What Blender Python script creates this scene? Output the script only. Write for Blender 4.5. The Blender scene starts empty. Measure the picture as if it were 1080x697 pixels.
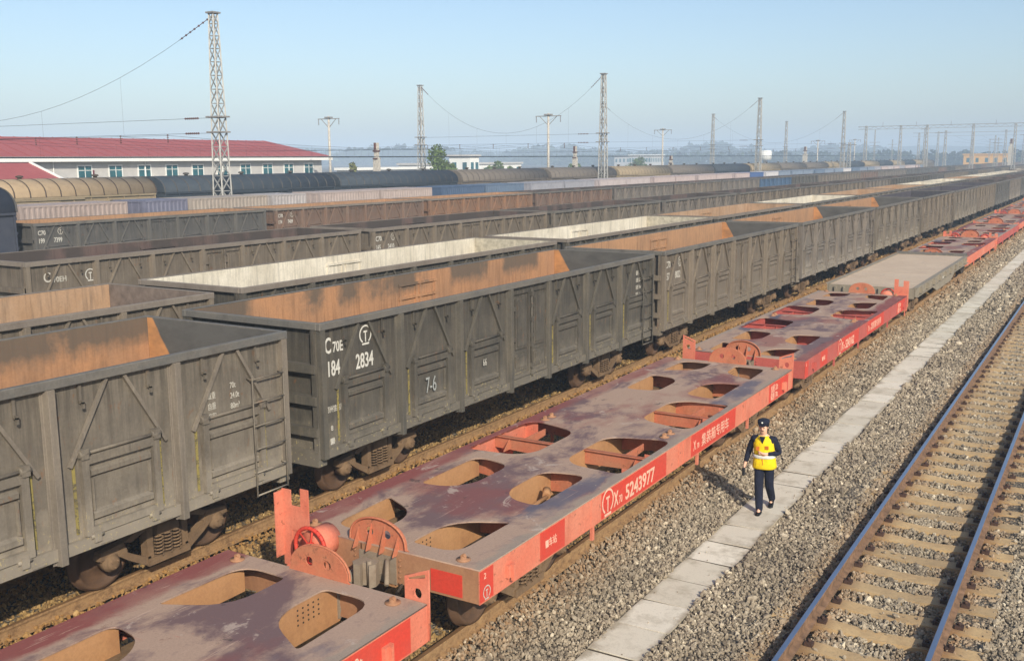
import bpy, bmesh, math, random
import numpy as np
from mathutils import Vector, Matrix
R = math.radians
scene = bpy.context.scene
COL = scene.collection
# ------------------------------------------------------------------ camera
YAW, PITCH, ROLL = R(-31.1677), R(9.7143), R(-0.3275)
CAM = Vector((7.2854, 0.0, 5.6832))
fw = Vector((math.sin(YAW)*math.cos(PITCH), math.cos(YAW)*math.cos(PITCH), -math.sin(PITCH)))
rt0 = Vector((math.cos(YAW), -math.sin(YAW), 0)); up0 = rt0.cross(fw)
rt = rt0*math.cos(ROLL)+up0*math.sin(ROLL); up = up0*math.cos(ROLL)-rt0*math.sin(ROLL)
cd = bpy.data.cameras.new('camera'); cam = bpy.data.objects.new('camera', cd); COL.objects.link(cam)
cam.matrix_world = Matrix(((rt.x, up.x, -fw.x, CAM.x), (rt.y, up.y, -fw.y, CAM.y), (rt.z, up.z, -fw.z, CAM.z), (0, 0, 0, 1)))
cd.sensor_width = 36; cd.lens = 36*1057/1080; cd.clip_start = .1; cd.clip_end = 20000
scene.camera = cam
# ------------------------------------------------------------------ sky and sun
SUN_AZ, SUN_EL = R(130), R(31)      # clockwise from +Y (the direction of the tracks)
w = bpy.data.worlds.new('World'); scene.world = w; w.use_nodes = True
nt = w.node_tree; nt.nodes.clear()
sky = nt.nodes.new('ShaderNodeTexSky'); sky.sky_type = 'NISHITA'; sky.sun_disc = False
sky.sun_elevation = SUN_EL; sky.sun_rotation = SUN_AZ; sky.air_density = 1.0; sky.dust_density = 1.4; sky.ozone_density = 2.5
bgn = nt.nodes.new('ShaderNodeBackground'); bgn.inputs[1].default_value = .106
wo = nt.nodes.new('ShaderNodeOutputWorld')
nt.links.new(sky.outputs[0], bgn.inputs[0]); nt.links.new(bgn.outputs[0], wo.inputs[0])
sd = bpy.data.lights.new('sun', 'SUN'); sd.energy = 3.6; sd.angle = R(.53); sd.color = (1, .93, .80)
sun = bpy.data.objects.new('sun', sd); COL.objects.link(sun)
sv = Vector((math.sin(SUN_AZ)*math.cos(SUN_EL), math.cos(SUN_AZ)*math.cos(SUN_EL), math.sin(SUN_EL)))
sun.rotation_euler = sv.to_track_quat('Z', 'Y').to_euler(); sun.location = (30, -30, 40)
scene.view_settings.view_transform = 'Standard'; scene.view_settings.look = 'None'
scene.view_settings.gamma = 1; scene.view_settings.exposure = 0.5
scene.render.engine = 'CYCLES'
HAZE = 0.00105
scene.cycles.max_bounces = 5; scene.cycles.diffuse_bounces = 3; scene.cycles.volume_bounces = 0
# ------------------------------------------------------------------ materials
def lin(c):
    return tuple((v/255/12.92 if v/255 <= .04045 else ((v/255+.055)/1.055)**2.4) for v in c)+(1,)
class NT:
    def __init__(s, name, rough=.8, metal=0):
        s.m = bpy.data.materials.new(name); s.m.use_nodes = True; s.t = s.m.node_tree
        s.b = s.t.nodes['Principled BSDF']; s.b.inputs['Roughness'].default_value = rough; s.b.inputs['Metallic'].default_value = metal
        s.b.inputs['Specular IOR Level'].default_value = .3
        s._co = None
    def n(s, typ, **kw):
        x = s.t.nodes.new(typ)
        for k, v in kw.items(): setattr(x, k, v)
        return x
    def l(s, a, b): s.t.links.new(a, b)
    def co(s):
        if s._co is None:
            tc = s.n('ShaderNodeTexCoord'); oi = s.n('ShaderNodeObjectInfo')
            mu = s.n('ShaderNodeMath', operation='MULTIPLY'); mu.inputs[1].default_value = 97.0
            s.l(oi.outputs['Random'], mu.inputs[0])
            ad = s.n('ShaderNodeVectorMath', operation='ADD')
            s.l(tc.outputs['Object'], ad.inputs[0]); s.l(mu.outputs[0], ad.inputs[1])
            s._co = ad.outputs[0]; s.raw = tc.outputs['Object']; s.rnd = oi.outputs['Random']
        return s._co
    def noise(s, scale, stretch=(1, 1, 1), detail=4, rough=.6, raw=False, dist=0):
        s.co(); v = s.raw if raw else s._co
        mp = s.n('ShaderNodeMapping'); mp.inputs['Scale'].default_value = stretch; s.l(v, mp.inputs[0])
        x = s.n('ShaderNodeTexNoise'); x.inputs['Scale'].default_value = scale; x.inputs['Detail'].default_value = detail
        x.inputs['Roughness'].default_value = rough; x.inputs['Distortion'].default_value = dist
        s.l(mp.outputs[0], x.inputs[0]); return x.outputs[0]
    def step(s, v, a, b, lo=0., hi=1.):
        x = s.n('ShaderNodeMapRange'); x.inputs[1].default_value = a; x.inputs[2].default_value = b
        x.inputs[3].default_value = lo; x.inputs[4].default_value = hi; x.clamp = True
        s.l(v, x.inputs[0]); return x.outputs[0]
    def math(s, op, a, b=None):
        x = s.n('ShaderNodeMath', operation=op)
        for i, q in enumerate((a, b)):
            if q is None: continue
            if isinstance(q, (int, float)): x.inputs[i].default_value = q
            else: s.l(q, x.inputs[i])
        return x.outputs[0]
    def mix(s, f, a, b):
        x = s.n('ShaderNodeMix', data_type='RGBA')
        if isinstance(f, (int, float)): x.inputs[0].default_value = f
        else: s.l(f, x.inputs[0])
        for i, q in ((6, a), (7, b)):
            if isinstance(q, tuple): x.inputs[i].default_value = q
            else: s.l(q, x.inputs[i])
        return x.outputs[2]
    def xyz(s):
        s.co(); x = s.n('ShaderNodeSeparateXYZ'); s.l(s.raw, x.inputs[0]); return x.outputs
    def col(s, c):
        if isinstance(c, tuple): s.b.inputs['Base Color'].default_value = c
        else: s.l(c, s.b.inputs['Base Color'])
    def bump(s, v, strength=.3, dist=.01):
        x = s.n('ShaderNodeBump'); x.inputs['Strength'].default_value = strength; x.inputs['Distance'].default_value = dist
        s.l(v, x.inputs['Height']); s.l(x.outputs[0], s.b.inputs['Normal'])
def weather(name, base, dirt, third=None, scale=1.6, amt=.5, rough=.75, streak=True, speck=None, bulge=False):
    """paint with large blotches of dust, vertical streaks and fine grain"""
    s = NT(name, rough)
    a = s.noise(scale, (1, 1, 1.4), 6, .65)
    c = s.mix(s.step(a, .5-amt*.5+.05, .5+amt*.5+.05), lin(base), lin(dirt))
    if streak:
        b = s.noise(2.2, (3.5, 3.5, .35) if (bulge or 'post' in name or 'wagon' in name) else (1.6, 1.1, .7), 5, .7)
        c = s.mix(s.step(b, .5, .72, 0, .55), c, lin(third or dirt))
        if bulge or 'post' in name or 'wagon' in name:
            b3 = s.noise(5.5, (3, 3, .22), 5, .7)
            c = s.mix(s.step(b3, .56, .70, 0, .24), c, lin(tuple(min(235, v*1.22+6) for v in dirt)))
            b4 = s.noise(4.2, (3, 3, .3), 5, .7, dist=.3)
            c = s.mix(s.step(b4, .58, .72, 0, .28), c, lin(tuple(v*.66 for v in base)))
    g = s.noise(28, (1, 1, 1), 3, .7)
    c = s.mix(s.step(g, .35, .7, 0, .22), c, lin(tuple(v*.55 for v in base)))
    if speck:
        k = s.noise(9, (1, 1, 1), 5, .7)
        c = s.mix(s.step(k, .62, .68, 0, .8), c, lin(speck))
    if bulge:       # dented sheets: broad, shallow waves, rust bleeding in spots
        r1_ = s.noise(7, (1, 1, .55), 7, .75, dist=.5)
        c = s.mix(s.step(r1_, .60, .66, 0, .6), c, lin((122, 84, 56)))
        z_ = s.xyz()[2]; q_ = s.math('SUBTRACT', s.noise(3.2, (1, 1, .8), 6, .75), .5)
        st_ = s.noise(3.8, (3, 3, .15), 5, .7)
        top = s.math('MULTIPLY', s.step(s.math('ADD', z_, q_), 2.1, 2.9), s.step(st_, .42, .58))
        c = s.mix(s.math('MULTIPLY', top, .55), c, lin(tuple(v*.62 for v in base)))
        low = s.step(s.math('ADD', z_, s.math('MULTIPLY', q_, 1.3)), 1.62, 1.05)
        c = s.mix(s.math('MULTIPLY', low, .6), c, lin(tuple(min(225, v*1.12+14) for v in dirt)))
        ch_ = s.noise(17, (1, 1, .8), 4, .8); chm = s.math('MULTIPLY', s.step(ch_, .60, .64), s.step(s.math('ADD', z_, q_), 1.5, 1.15))
        c = s.mix(s.math('MULTIPLY', chm, .8), c, lin((176, 160, 112)))
        w_ = s.math('ADD', s.math('MULTIPLY', s.noise(2.0, (1, 1, 1), 2, .5), 6.), s.math('MULTIPLY', g, .25))
        s.col(c); s.bump(w_, .5, .012); return s.m
    s.col(c); s.bump(g, .25, .006); return s.m
def plain(name, c, rough=.7, metal=0, var=.25, scale=6):
    s = NT(name, rough, metal); a = s.noise(scale, (1, 1, 1), 4)
    s.col(s.mix(s.step(a, .3, .7, 0, 1), lin(c), lin(tuple(v*(1-var) for v in c))))
    if 'cloth' in name or 'vest' in name: s.bump(s.noise(11, (1, 1, .5), 3, .5, dist=.8), .8, .03)
    return s.m
M = {}
# wagon outsides: (paint, dust, streak)
M['olive'] = weather('dusty_olive_paint', (108, 100, 88), (130, 119, 102), (88, 78, 66))
M['dark'] = weather('dark_grey_paint', (74, 70, 63), (94, 86, 73), (112, 100, 82))
M['tan'] = weather('dusty_tan_paint', (122, 112, 96), (102, 92, 78), (144, 130, 108))
M['grey'] = weather('faded_grey_paint', (112, 108, 102), (134, 128, 116), (92, 88, 80))
M['brown'] = weather('rusty_brown_paint', (118, 90, 72), (108, 96, 86), (140, 100, 74))
M['slate'] = weather('slate_blue_grey_paint', (84, 81, 78), (98, 93, 87), (108, 100, 92))
M['orangebrown'] = weather('orange_rust_paint', (142, 98, 68), (112, 92, 76), (120, 90, 70))
M['blue'] = weather('faded_blue_paint', (50, 84, 120), (66, 96, 126), (86, 100, 116))
def lighter(c, k=1.05): return tuple(min(225, int(v*k+2)) for v in c)
WG = {'olive': ((107, 99, 88), (127, 117, 102), (80, 72, 62)), 'dark': ((74, 71, 65), (97, 90, 79), (116, 106, 90)), 'tan': ((120, 109, 95), (98, 88, 76), (142, 128, 109)), 'grey': ((106, 99, 91), (128, 118, 105), (82, 74, 66)),
      'brown': ((118, 92, 76), (110, 98, 87), (136, 102, 78)), 'slate': ((84, 82, 79), (98, 94, 88), (108, 101, 92)), 'orangebrown': ((140, 102, 74), (114, 96, 80), (122, 94, 74)), 'blue': ((60, 86, 116), (74, 98, 122), (90, 100, 112))}
for k_, (a_, b_, c_) in WG.items():
    M[k_] = weather('%s_wagon_paint' % k_, a_, b_, c_, bulge=True); M[k_+'_post'] = weather('%s_post_paint' % k_, lighter(a_), lighter(b_), c_)
M['rim'] = weather('worn_rim_steel', (96, 95, 92), (122, 114, 102), (78, 72, 66))
M['rimbrown'] = weather('brown_rim_steel', (120, 110, 100), (136, 126, 114), (98, 84, 74))
def interior(name, rust, rust2, patch, patch_amt=.5, z0=2.2):
    s = NT(name, .9)
    x = s.xyz()
    a = s.noise(1.1, (1, 1, 1), 5, .6)
    c = s.mix(s.step(a, .35, .65), lin(rust), lin(rust2))
    st = s.noise(3.0, (1, 4, .35), 4, .6)
    c = s.mix(s.step(st, .48, .7, 0, .6), c, lin(tuple(v*.68 for v in rust)))
    sp = s.noise(6, (1, 1, .7), 7, .78); c = s.mix(s.step(sp, .55, .68, 0, .5), c, lin(tuple(v*.8+12 for v in rust2)))
    if patch:
        # old dark paint left in the upper part, in upright panels
        p = s.noise(.75, (1, 1.0, .12), 1, .5); q = s.noise(4.5, (1, 1, 1), 5, .7)
        k = s.math('ADD', p, s.math('MULTIPLY', s.math('SUBTRACT', q, .5), .16))
        m1 = s.step(k, .47-patch_amt*.12, .55-patch_amt*.12)
        zz = s.math('ADD', x[2], s.math('MULTIPLY', s.math('SUBTRACT', q, .5), .45))
        m2 = s.step(zz, z0-.06, z0+.2); 
        m = s.math('MULTIPLY', m1, m2)
        c = s.mix(s.math('MULTIPLY', m, .88), c, lin(patch))
    g = s.noise(22, (1, 1, 1), 3, .7); s.bump(g, .3, .008)
    c = s.mix(s.step(g, .4, .7, 0, .2), c, lin(tuple(v*.6 for v in rust)))
    s.col(c); return s.m
M['in_orange'] = interior('orange_rust_lining', (180, 132, 94), (160, 122, 92), (92, 84, 74), .2, 2.70)
M['in_orange2'] = interior('bright_rust_lining', (178, 136, 100), (160, 124, 94), None)
M['in_tan'] = interior('tan_rust_lining', (178, 148, 120), (166, 132, 100), None)
M['in_lime'] = interior('lime_washed_lining', (222, 213, 194), (196, 186, 166), None)
M['in_dark'] = interior('dark_brown_lining', (104, 84, 78), (90, 80, 74), (70, 64, 60), .3)
M['in_purple'] = interior('purple_grey_lining', (84, 78, 84), (72, 68, 72), None)
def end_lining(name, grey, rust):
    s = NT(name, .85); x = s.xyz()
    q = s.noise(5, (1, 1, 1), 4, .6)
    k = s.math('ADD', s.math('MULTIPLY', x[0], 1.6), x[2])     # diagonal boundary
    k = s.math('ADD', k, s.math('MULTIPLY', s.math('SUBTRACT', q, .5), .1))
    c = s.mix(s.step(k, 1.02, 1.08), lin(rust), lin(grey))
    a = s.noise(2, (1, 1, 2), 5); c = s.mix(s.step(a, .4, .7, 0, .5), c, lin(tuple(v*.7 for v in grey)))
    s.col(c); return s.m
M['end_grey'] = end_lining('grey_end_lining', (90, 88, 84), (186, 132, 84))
M['end_purple'] = plain('dark_end_lining', (78, 74, 78), .85)
M['end_lime'] = plain('lime_end_lining', (196, 186, 164), .85)
M['end_tan'] = plain('tan_end_lining', (126, 112, 102), .85)
M['floor'] = weather('wagon_floor_dirt', (96, 78, 60), (70, 62, 54), streak=False)
M['bogie'] = weather('dusty_cast_steel', (112, 90, 68), (138, 112, 84), (78, 62, 50), 4, rough=.85)
M['bogie_dark'] = weather('oily_cast_steel', (52, 46, 40), (84, 68, 52), (38, 34, 30), 4, rough=.8)
M['wheel'] = weather('brown_wheel_steel', (104, 78, 58), (74, 58, 46), (60, 50, 42), 3, rough=.6)
M['tread'] = plain('worn_tread_steel', (112, 108, 104), .35, .8)
M['yellowpaint'] = weather('chipped_yellow_paint', (146, 132, 74), (92, 84, 68), (86, 78, 66), 14, .1)
M['white'] = plain('white_lettering_paint', (214, 210, 198), .8, 0, .16, 30)
M['white_faint'] = plain('faded_white_lettering', (200, 194, 180), .8, 0, .2, 30)
M['chalk'] = plain('chalk_mark', (176, 178, 172), .95, 0, .3, 40)
M['creamtext'] = plain('cream_lettering_paint', (232, 186, 160), .8, 0, .12, 30)
# red flat wagons
M['salmon'] = weather('faded_salmon_paint', (212, 110, 84), (216, 144, 116), (182, 98, 74), .9, rough=.7, speck=(140, 84, 62))
M['red2'] = weather('faded_dark_red_paint', (182, 84, 74), (190, 104, 92), (156, 78, 68), 1.2, rough=.6)
M['orange_in'] = weather('orange_frame_paint', (196, 108, 78), (178, 124, 92), (140, 88, 64), 2.2, speck=(112, 76, 58))
M['tan_in'] = weather('tan_dusty_frame', (186, 140, 96), (170, 122, 82), (142, 100, 70), 1.6)
M['redpatch'] = weather('fresh_red_paint', (212, 66, 50), (200, 76, 60), (190, 84, 68), 2, rough=.55)
M['endtan'] = weather('brown_end_sill', (172, 128, 94), (158, 110, 80), (134, 94, 70), 1.8)
def deckmat():
    s = NT('worn_painted_deck', .8); x = s.xyz()
    dusty, purple, maroon, blue, grey = [lin(c) for c in ((170, 142, 122), (114, 90, 88), (134, 74, 68), (88, 90, 104), (154, 138, 122))]
    a = s.noise(.75, (1.3, .6, 1), 6, .66, dist=.5)
    b = s.noise(.55, (1, .6, 1), 5, .6); b2 = s.noise(3.2, (1, 1, 1), 6, .7)
    aa = s.math('ADD', a, s.math('MULTIPLY', s.math('SUBTRACT', b2, .5), .22))
    c = s.mix(s.step(aa, .50, .60), dusty, purple)
    # traffic-worn middle, red outer band on the left, blue-grey band on the right
    jx = s.math('ADD', x[0], s.math('MULTIPLY', s.math('SUBTRACT', aa, .5), .9))
    c = s.mix(s.math('MULTIPLY', s.step(jx, -1.08, -1.2), s.step(b, .38, .5, .55, 1.)), c, maroon)
    c = s.mix(s.math('MULTIPLY', s.step(b, .53, .62), .65), c, maroon)
    k = s.math('MULTIPLY', s.step(jx, .92, 1.0), s.step(jx, 1.36, 1.26))
    c = s.mix(s.math('MULTIPLY', k, s.step(b, .48, .56, .0, .8)), c, blue)
    c = s.mix(s.math('MULTIPLY', s.step(jx, 1.3, 1.37), .8), c, grey)
    cc = s.noise(1.6, (1, .8, 1), 6, .7, dist=.6)
    c = s.mix(s.step(cc, .6, .64, 0, .7), c, lin((186, 166, 150)))
    sc_ = s.noise(16, (1, .06, 1), 5, .75, dist=.8); c = s.mix(s.step(sc_, .62, .66, 0, .6), c, lin((190, 160, 140)))
    sr_ = s.noise(11, (.12, 1, 1), 4, .7, dist=1.2); c = s.mix(s.step(sr_, .66, .69, 0, .5), c, lin((176, 120, 100)))
    ru_ = s.noise(5, (1, 1, 1), 8, .8); c = s.mix(s.step(ru_, .60, .68, 0, .6), c, lin((128, 84, 62)))
    oil = s.noise(2.1, (1, 1, 1), 6, .7); c = s.mix(s.step(oil, .64, .68, 0, .65), c, lin((58, 50, 50)))
    g = s.noise(40, (1, 1, 1), 3, .7); c = s.mix(s.step(g, .4, .75, 0, .25), c, lin((80, 66, 64)))
    s.col(c); s.bump(b2, .12, .01)
    s.l(s.step(aa, .45, .58, .9, .68), s.b.inputs['Roughness']); return s.m
M['deck'] = deckmat()
M['planks'] = weather('worn_plank_deck', (206, 184, 158), (186, 162, 138), (166, 142, 124), .8, streak=False, speck=(96, 84, 78))
M['greyflat'] = weather('grey_flat_wagon_paint', (136, 126, 110), (154, 142, 122), (112, 102, 88))
# rails, ground
def railmat():
    s = NT('rusty_rail_steel', .7); x = s.xyz(); g = s.step(s.noise(16, (1, .7, 1), 6, .75), .3, .7)
    h = s.noise(6, (1, 1, 1), 8, .85); c = s.mix(g, lin((128, 98, 68)), lin((174, 140, 98))); c = s.mix(s.step(h, .5, .62, 0, .75), c, lin((96, 72, 52))); s.col(c); s.bump(h, .6, .02); return s.m
M['rail'] = railmat()
M['railtop'] = plain('polished_rail_head', (166, 174, 190), .3, .9, .1, 2)
M['railtop_dull'] = plain('dull_rail_head', (150, 114, 78), .55, .3, .2, 2)
M['railbrown'] = plain('brown_rail_side', (146, 114, 88), .8, 0, .35, 7)
def sleepermat():
    s = NT('ochre_stained_concrete', .9); x = s.xyz(); a = s.noise(3, (1, 1, 1), 6, .7)
    c = s.mix(s.step(a, .35, .65), lin((204, 172, 124)), lin((176, 146, 106)))
    d = s.math('ABSOLUTE', s.math('SUBTRACT', s.math('ABSOLUTE', x[0]), .755)); n = s.math('ADD', d, s.math('MULTIPLY', s.math('SUBTRACT', a, .5), .35))
    c = s.mix(s.step(n, .30, .08, 0, .75), c, lin((134, 96, 66)))
    tone = s.math('MULTIPLY', s.rnd, .4); c = s.mix(tone, c, lin((140, 124, 100)))
    g = s.noise(30, (1, 1, 1), 4, .7); c = s.mix(s.step(g, .5, .7, 0, .4), c, lin((110, 96, 78))); s.col(c); s.bump(a, .4, .01); return s.m
M['sleeper'] = sleepermat()
M['sleeper_old'] = weather('ochre_stained_concrete', (196, 168, 122), (180, 154, 116), (150, 126, 96), 3, streak=False)
M['clip'] = plain('rusty_rail_clip', (84, 62, 52), .8)
def slabmat():
    s = NT('path_concrete', .9); x = s.xyz(); k = s.math('FLOOR', s.math('DIVIDE', s.math('SUBTRACT', x[1], 10.302), .8243))
    wn = s.n('ShaderNodeTexWhiteNoise', noise_dimensions='1D'); s.l(k, wn.inputs['W'])
    c = s.mix(wn.outputs['Value'], lin((222, 213, 194)), lin((200, 190, 170)))
    a = s.noise(2.4, (1, 1, 1), 7, .7); c = s.mix(s.step(a, .5, .66, 0, .6), c, lin((160, 148, 126)))
    ed = s.math('ADD', s.math('ABSOLUTE', s.math('SUBTRACT', x[0], 2.473)), s.math('MULTIPLY', s.math('SUBTRACT', a, .5), .3)); c = s.mix(s.step(ed, .27, .36, 0, .6), c, lin((140, 124, 98)))
    g = s.noise(45, (1, 1, 1), 4, .7); c = s.mix(s.step(g, .55, .7, 0, .35), c, lin((130, 120, 102))); s.col(c); s.bump(g, .3, .004); return s.m
M['slab'] = slabmat()
M['slab_old'] = weather('path_concrete', (212, 201, 178), (192, 179, 156), (174, 162, 142), 1.3, streak=False, speck=(150, 140, 122))
def groundmat(name, c1, c2, c3, sc=24):
    s = NT(name, .95); a = s.noise(.35, (1, 1, 1), 6, .6); 
    s.co(); v = s.n('ShaderNodeTexVoronoi'); v.inputs['Scale'].default_value = sc; s.l(s.raw, v.inputs[0])
    sp = s.n('ShaderNodeSeparateColor'); s.l(v.outputs['Color'], sp.inputs[0])
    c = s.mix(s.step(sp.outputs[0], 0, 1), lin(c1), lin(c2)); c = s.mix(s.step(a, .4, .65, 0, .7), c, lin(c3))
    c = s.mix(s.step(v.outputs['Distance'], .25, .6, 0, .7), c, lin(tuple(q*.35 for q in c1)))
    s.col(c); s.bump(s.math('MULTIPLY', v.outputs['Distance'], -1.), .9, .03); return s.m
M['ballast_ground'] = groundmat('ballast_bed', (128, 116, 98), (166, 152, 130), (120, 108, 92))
M['dirt_ground'] = groundmat('yard_dirt', (98, 84, 66), (128, 110, 84), (84, 74, 62), 14)
def stonemat(name, cols, rust):
    s = NT(name, .9)
    oi = s.n('ShaderNodeAttribute', attribute_type='INSTANCER', attribute_name='tint')
    rmp = s.n('ShaderNodeValToRGB'); rmp.color_ramp.interpolation = 'LINEAR'
    e = rmp.color_ramp.elements
    for i, (p, c) in enumerate(cols):
        if i < 2: el = e[i]; el.position = p
        else: el = e.new(p)
        el.color = lin(c)
    s.l(oi.outputs['Fac'], rmp.inputs[0])
    ru = s.n('ShaderNodeAttribute', attribute_type='INSTANCER', attribute_name='rust')
    s.col(s.mix(ru.outputs['Fac'], rmp.outputs[0], lin(rust))); return s.m
M['stone'] = stonemat('ballast_stone', [(0, (100, 90, 77)), (1, (206, 192, 166)), (.3, (138, 125, 106)), (.72, (164, 150, 128))], (150, 112, 74))
M['stone_dirty'] = stonemat('rusty_ballast_stone', [(0, (92, 74, 52)), (1, (196, 166, 116)), (.4, (138, 110, 70)), (.75, (162, 132, 84))], (156, 112, 62))
# ------------------------------------------------------------------ mesh building
class MB:
    def __init__(s): s.v = []; s.f = []; s.m = []; s.sm = []
    def add(s, vs, fs, m=0, smooth=False):
        o = len(s.v); s.v += [tuple(p) for p in vs]
        for f in fs: s.f.append(tuple(i+o for i in f)); s.m.append(m); s.sm.append(smooth)
        return s
    def box(s, x0, x1, y0, y1, z0, z1, m=0):
        vs = [(x, y, z) for z in (z0, z1) for y in (y0, y1) for x in (x0, x1)]
        return s.add(vs, [(0, 2, 3, 1), (4, 5, 7, 6), (0, 1, 5, 4), (2, 6, 7, 3), (0, 4, 6, 2), (1, 3, 7, 5)], m)
    def bar(s, p, q, w, h, m=0, upv=(0, 0, 1)):
        p = Vector(p); q = Vector(q); d = (q-p).normalized(); u = Vector(upv)
        a = d.cross(u)
        if a.length < 1e-3: a = d.cross(Vector((1, 0, 0)))
        a.normalize(); b = a.cross(d); vs = []
        for c in (p, q):
            for sa, sb in ((-1, -1), (1, -1), (1, 1), (-1, 1)): vs.append(c+a*sa*w/2+b*sb*h/2)
        return s.add(vs, [(0, 3, 2, 1), (4, 5, 6, 7), (0, 1, 5, 4), (1, 2, 6, 5), (2, 3, 7, 6), (3, 0, 4, 7)], m)
    def tube(s, p, q, r, n=8, m=0, r2=None, caps=True):
        p = Vector(p); q = Vector(q); d = (q-p).normalized()
        a = d.cross(Vector((0, 0, 1)));
        if a.length < 1e-3: a = Vector((1, 0, 0))
        a.normalize(); b = a.cross(d); r2 = r if r2 is None else r2
        vs = [c+(a*math.cos(t)+b*math.sin(t))*rr for c, rr in ((p, r), (q, r2)) for t in [2*math.pi*i/n for i in range(n)]]
        s.add(vs, [(i, (i+1) % n, n+(i+1) % n, n+i) for i in range(n)], m, True)
        if caps: s.add(vs, [tuple(range(n))[::-1], tuple(range(n, 2*n))], m)
        return s
    def path(s, pts, r, n=6, m=0):
        for a, b in zip(pts[:-1], pts[1:]): s.tube(a, b, r, n, m, caps=False)
        return s
    def prism(s, poly, axis, lo, hi, m=0):
        def P(a, b, c): return {'x': (c, a, b), 'y': (a, c, b), 'z': (a, b, c)}[axis]
        n = len(poly); vs = [P(a, b, lo) for a, b in poly]+[P(a, b, hi) for a, b in poly]
        return s.add(vs, [tuple(range(n)), tuple(range(n, 2*n))]+[(i, (i+1) % n, n+(i+1) % n, n+i) for i in range(n)], m)
    def lathe(s, c, axis, prof, n=20, m=0):      # prof: (offset along the axis, radius)
        c = Vector(c); vs = []
        for o, r in prof:
            for i in range(n):
                t = 2*math.pi*i/n; a, b = r*math.cos(t), r*math.sin(t)
                vs.append(c+Vector({'x': (o, a, b), 'y': (a, o, b), 'z': (a, b, o)}[axis]))
        k = len(prof); fs = [(j*n+i, j*n+(i+1) % n, (j+1)*n+(i+1) % n, (j+1)*n+i) for j in range(k-1) for i in range(n)]
        s.add(vs, fs, m, True); s.add(vs, [tuple(range(n))[::-1], tuple(range((k-1)*n, k*n))], m); return s
    def frustum(s, x0, x1, r0, r1, sgn=1, m=0):
        """pressed panel on a plane of constant x: outer rectangle r0 at x0, inner r1 at x1 (y0,y1,z0,z1)"""
        vs = [(x0, r0[0], r0[2]), (x0, r0[1], r0[2]), (x0, r0[1], r0[3]), (x0, r0[0], r0[3]),
              (x1, r1[0], r1[2]), (x1, r1[1], r1[2]), (x1, r1[1], r1[3]), (x1, r1[0], r1[3])]
        return s.add(vs, [(0, 1, 5, 4), (1, 2, 6, 5), (2, 3, 7, 6), (3, 0, 4, 7), (4, 5, 6, 7)], m)
    def mesh(s, name, mats=(), normals=True):
        me = bpy.data.meshes.new(name); me.from_pydata(s.v, [], s.f)
        me.polygons.foreach_set('material_index', s.m); me.polygons.foreach_set('use_smooth', s.sm)
        for m in mats: me.materials.append(m)
        if normals:
            bm = bmesh.new(); bm.from_mesh(me); bmesh.ops.remove_doubles(bm, verts=bm.verts, dist=1e-5)
            bmesh.ops.recalc_face_normals(bm, faces=bm.faces); bm.to_mesh(me); bm.free()
        me.update(); return me
def tag(o, label=None, cat=None, group=None, kind=None):
    if label: o['label'] = label
    if cat: o['category'] = cat
    if group: o['group'] = group
    if kind: o['kind'] = kind
    return o
def inst(name, me, parent=None, loc=(0, 0, 0), rz=0, mats=None):
    """one object using a mesh; mats, where given, override the mesh's own slots on this object"""
    o = bpy.data.objects.new(name, me); COL.objects.link(o); o.location = loc; o.rotation_euler = (0, 0, rz)
    if parent: o.parent = parent
    if mats:
        for i, m in enumerate(mats):
            if m is not None and i < len(o.material_slots): o.material_slots[i].link = 'OBJECT'; o.material_slots[i].material = m
    return o
def empty(name, loc, rz=0, **t):
    o = bpy.data.objects.new(name, None); COL.objects.link(o); o.location = loc; o.rotation_euler = (0, 0, rz)
    o.empty_display_size = .3; tag(o, **t); return o
def obj(name, mb, mats, parent=None, loc=(0, 0, 0), **t):
    o = inst(name, mb.mesh(name, mats), parent, loc); tag(o, **t); return o
def bevel(o, w=.008):
    b = o.modifiers.new('edge', 'BEVEL'); b.width = w; b.segments = 1; b.limit_method = 'ANGLE'; return o
def curve_mesh(cu, name, mat):
    t = bpy.data.objects.new('tmp', cu); COL.objects.link(t)
    dg = bpy.context.evaluated_depsgraph_get(); me = bpy.data.meshes.new_from_object(t.evaluated_get(dg))
    bpy.data.objects.remove(t); me.name = name; me.materials.clear(); me.materials.append(mat); return me
_tc = {}
def text(name, body, size, mat, parent, loc, side='x', sx=1., thick=.002, bold=0.):
    """painted lettering on a face looking along +x (reads towards +y) or -y (reads towards +x)"""
    key = (body, size, mat.name, sx, bold)
    if key not in _tc:
        cu = bpy.data.curves.new('lettering', 'FONT'); cu.body = body; cu.size = size; cu.extrude = thick; cu.offset = bold; cu.resolution_u = 3
        _tc[key] = curve_mesh(cu, 'lettering', mat); bpy.data.curves.remove(cu)
    o = inst(name, _tc[key], parent, loc)
    o.rotation_euler = (R(90), 0, R(90)) if side == 'x' else (R(90), 0, 0)
    o.scale = (sx, 1, 1); return o
def emblem_mb(r):
    """railway emblem: an open ring over a rail section, drawn in the y-z plane"""
    b = MB(); n = 22; w = .19*r; vs = []
    for i in range(n+1):
        t = R(-58)+(R(296)*i/n); 
        for rr in (r-w/2, r+w/2): vs.append((0, rr*math.cos(t), rr*math.sin(t)))
    for k in range(2): vs += []
    m = len(vs); b.add(vs, [(2*i, 2*i+1, 2*i+3, 2*i+2) for i in range(n)])
    for y0, y1, z0, z1 in ((-.34, .34, .22, .42), (-.09, .09, -.9, .22), (-.62, .62, -1.22, -1.0)):
        b.add([(0, y0*r, z0*r), (0, y1*r, z0*r), (0, y1*r, z1*r), (0, y0*r, z1*r)], [(0, 1, 2, 3)])
    return b
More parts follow.
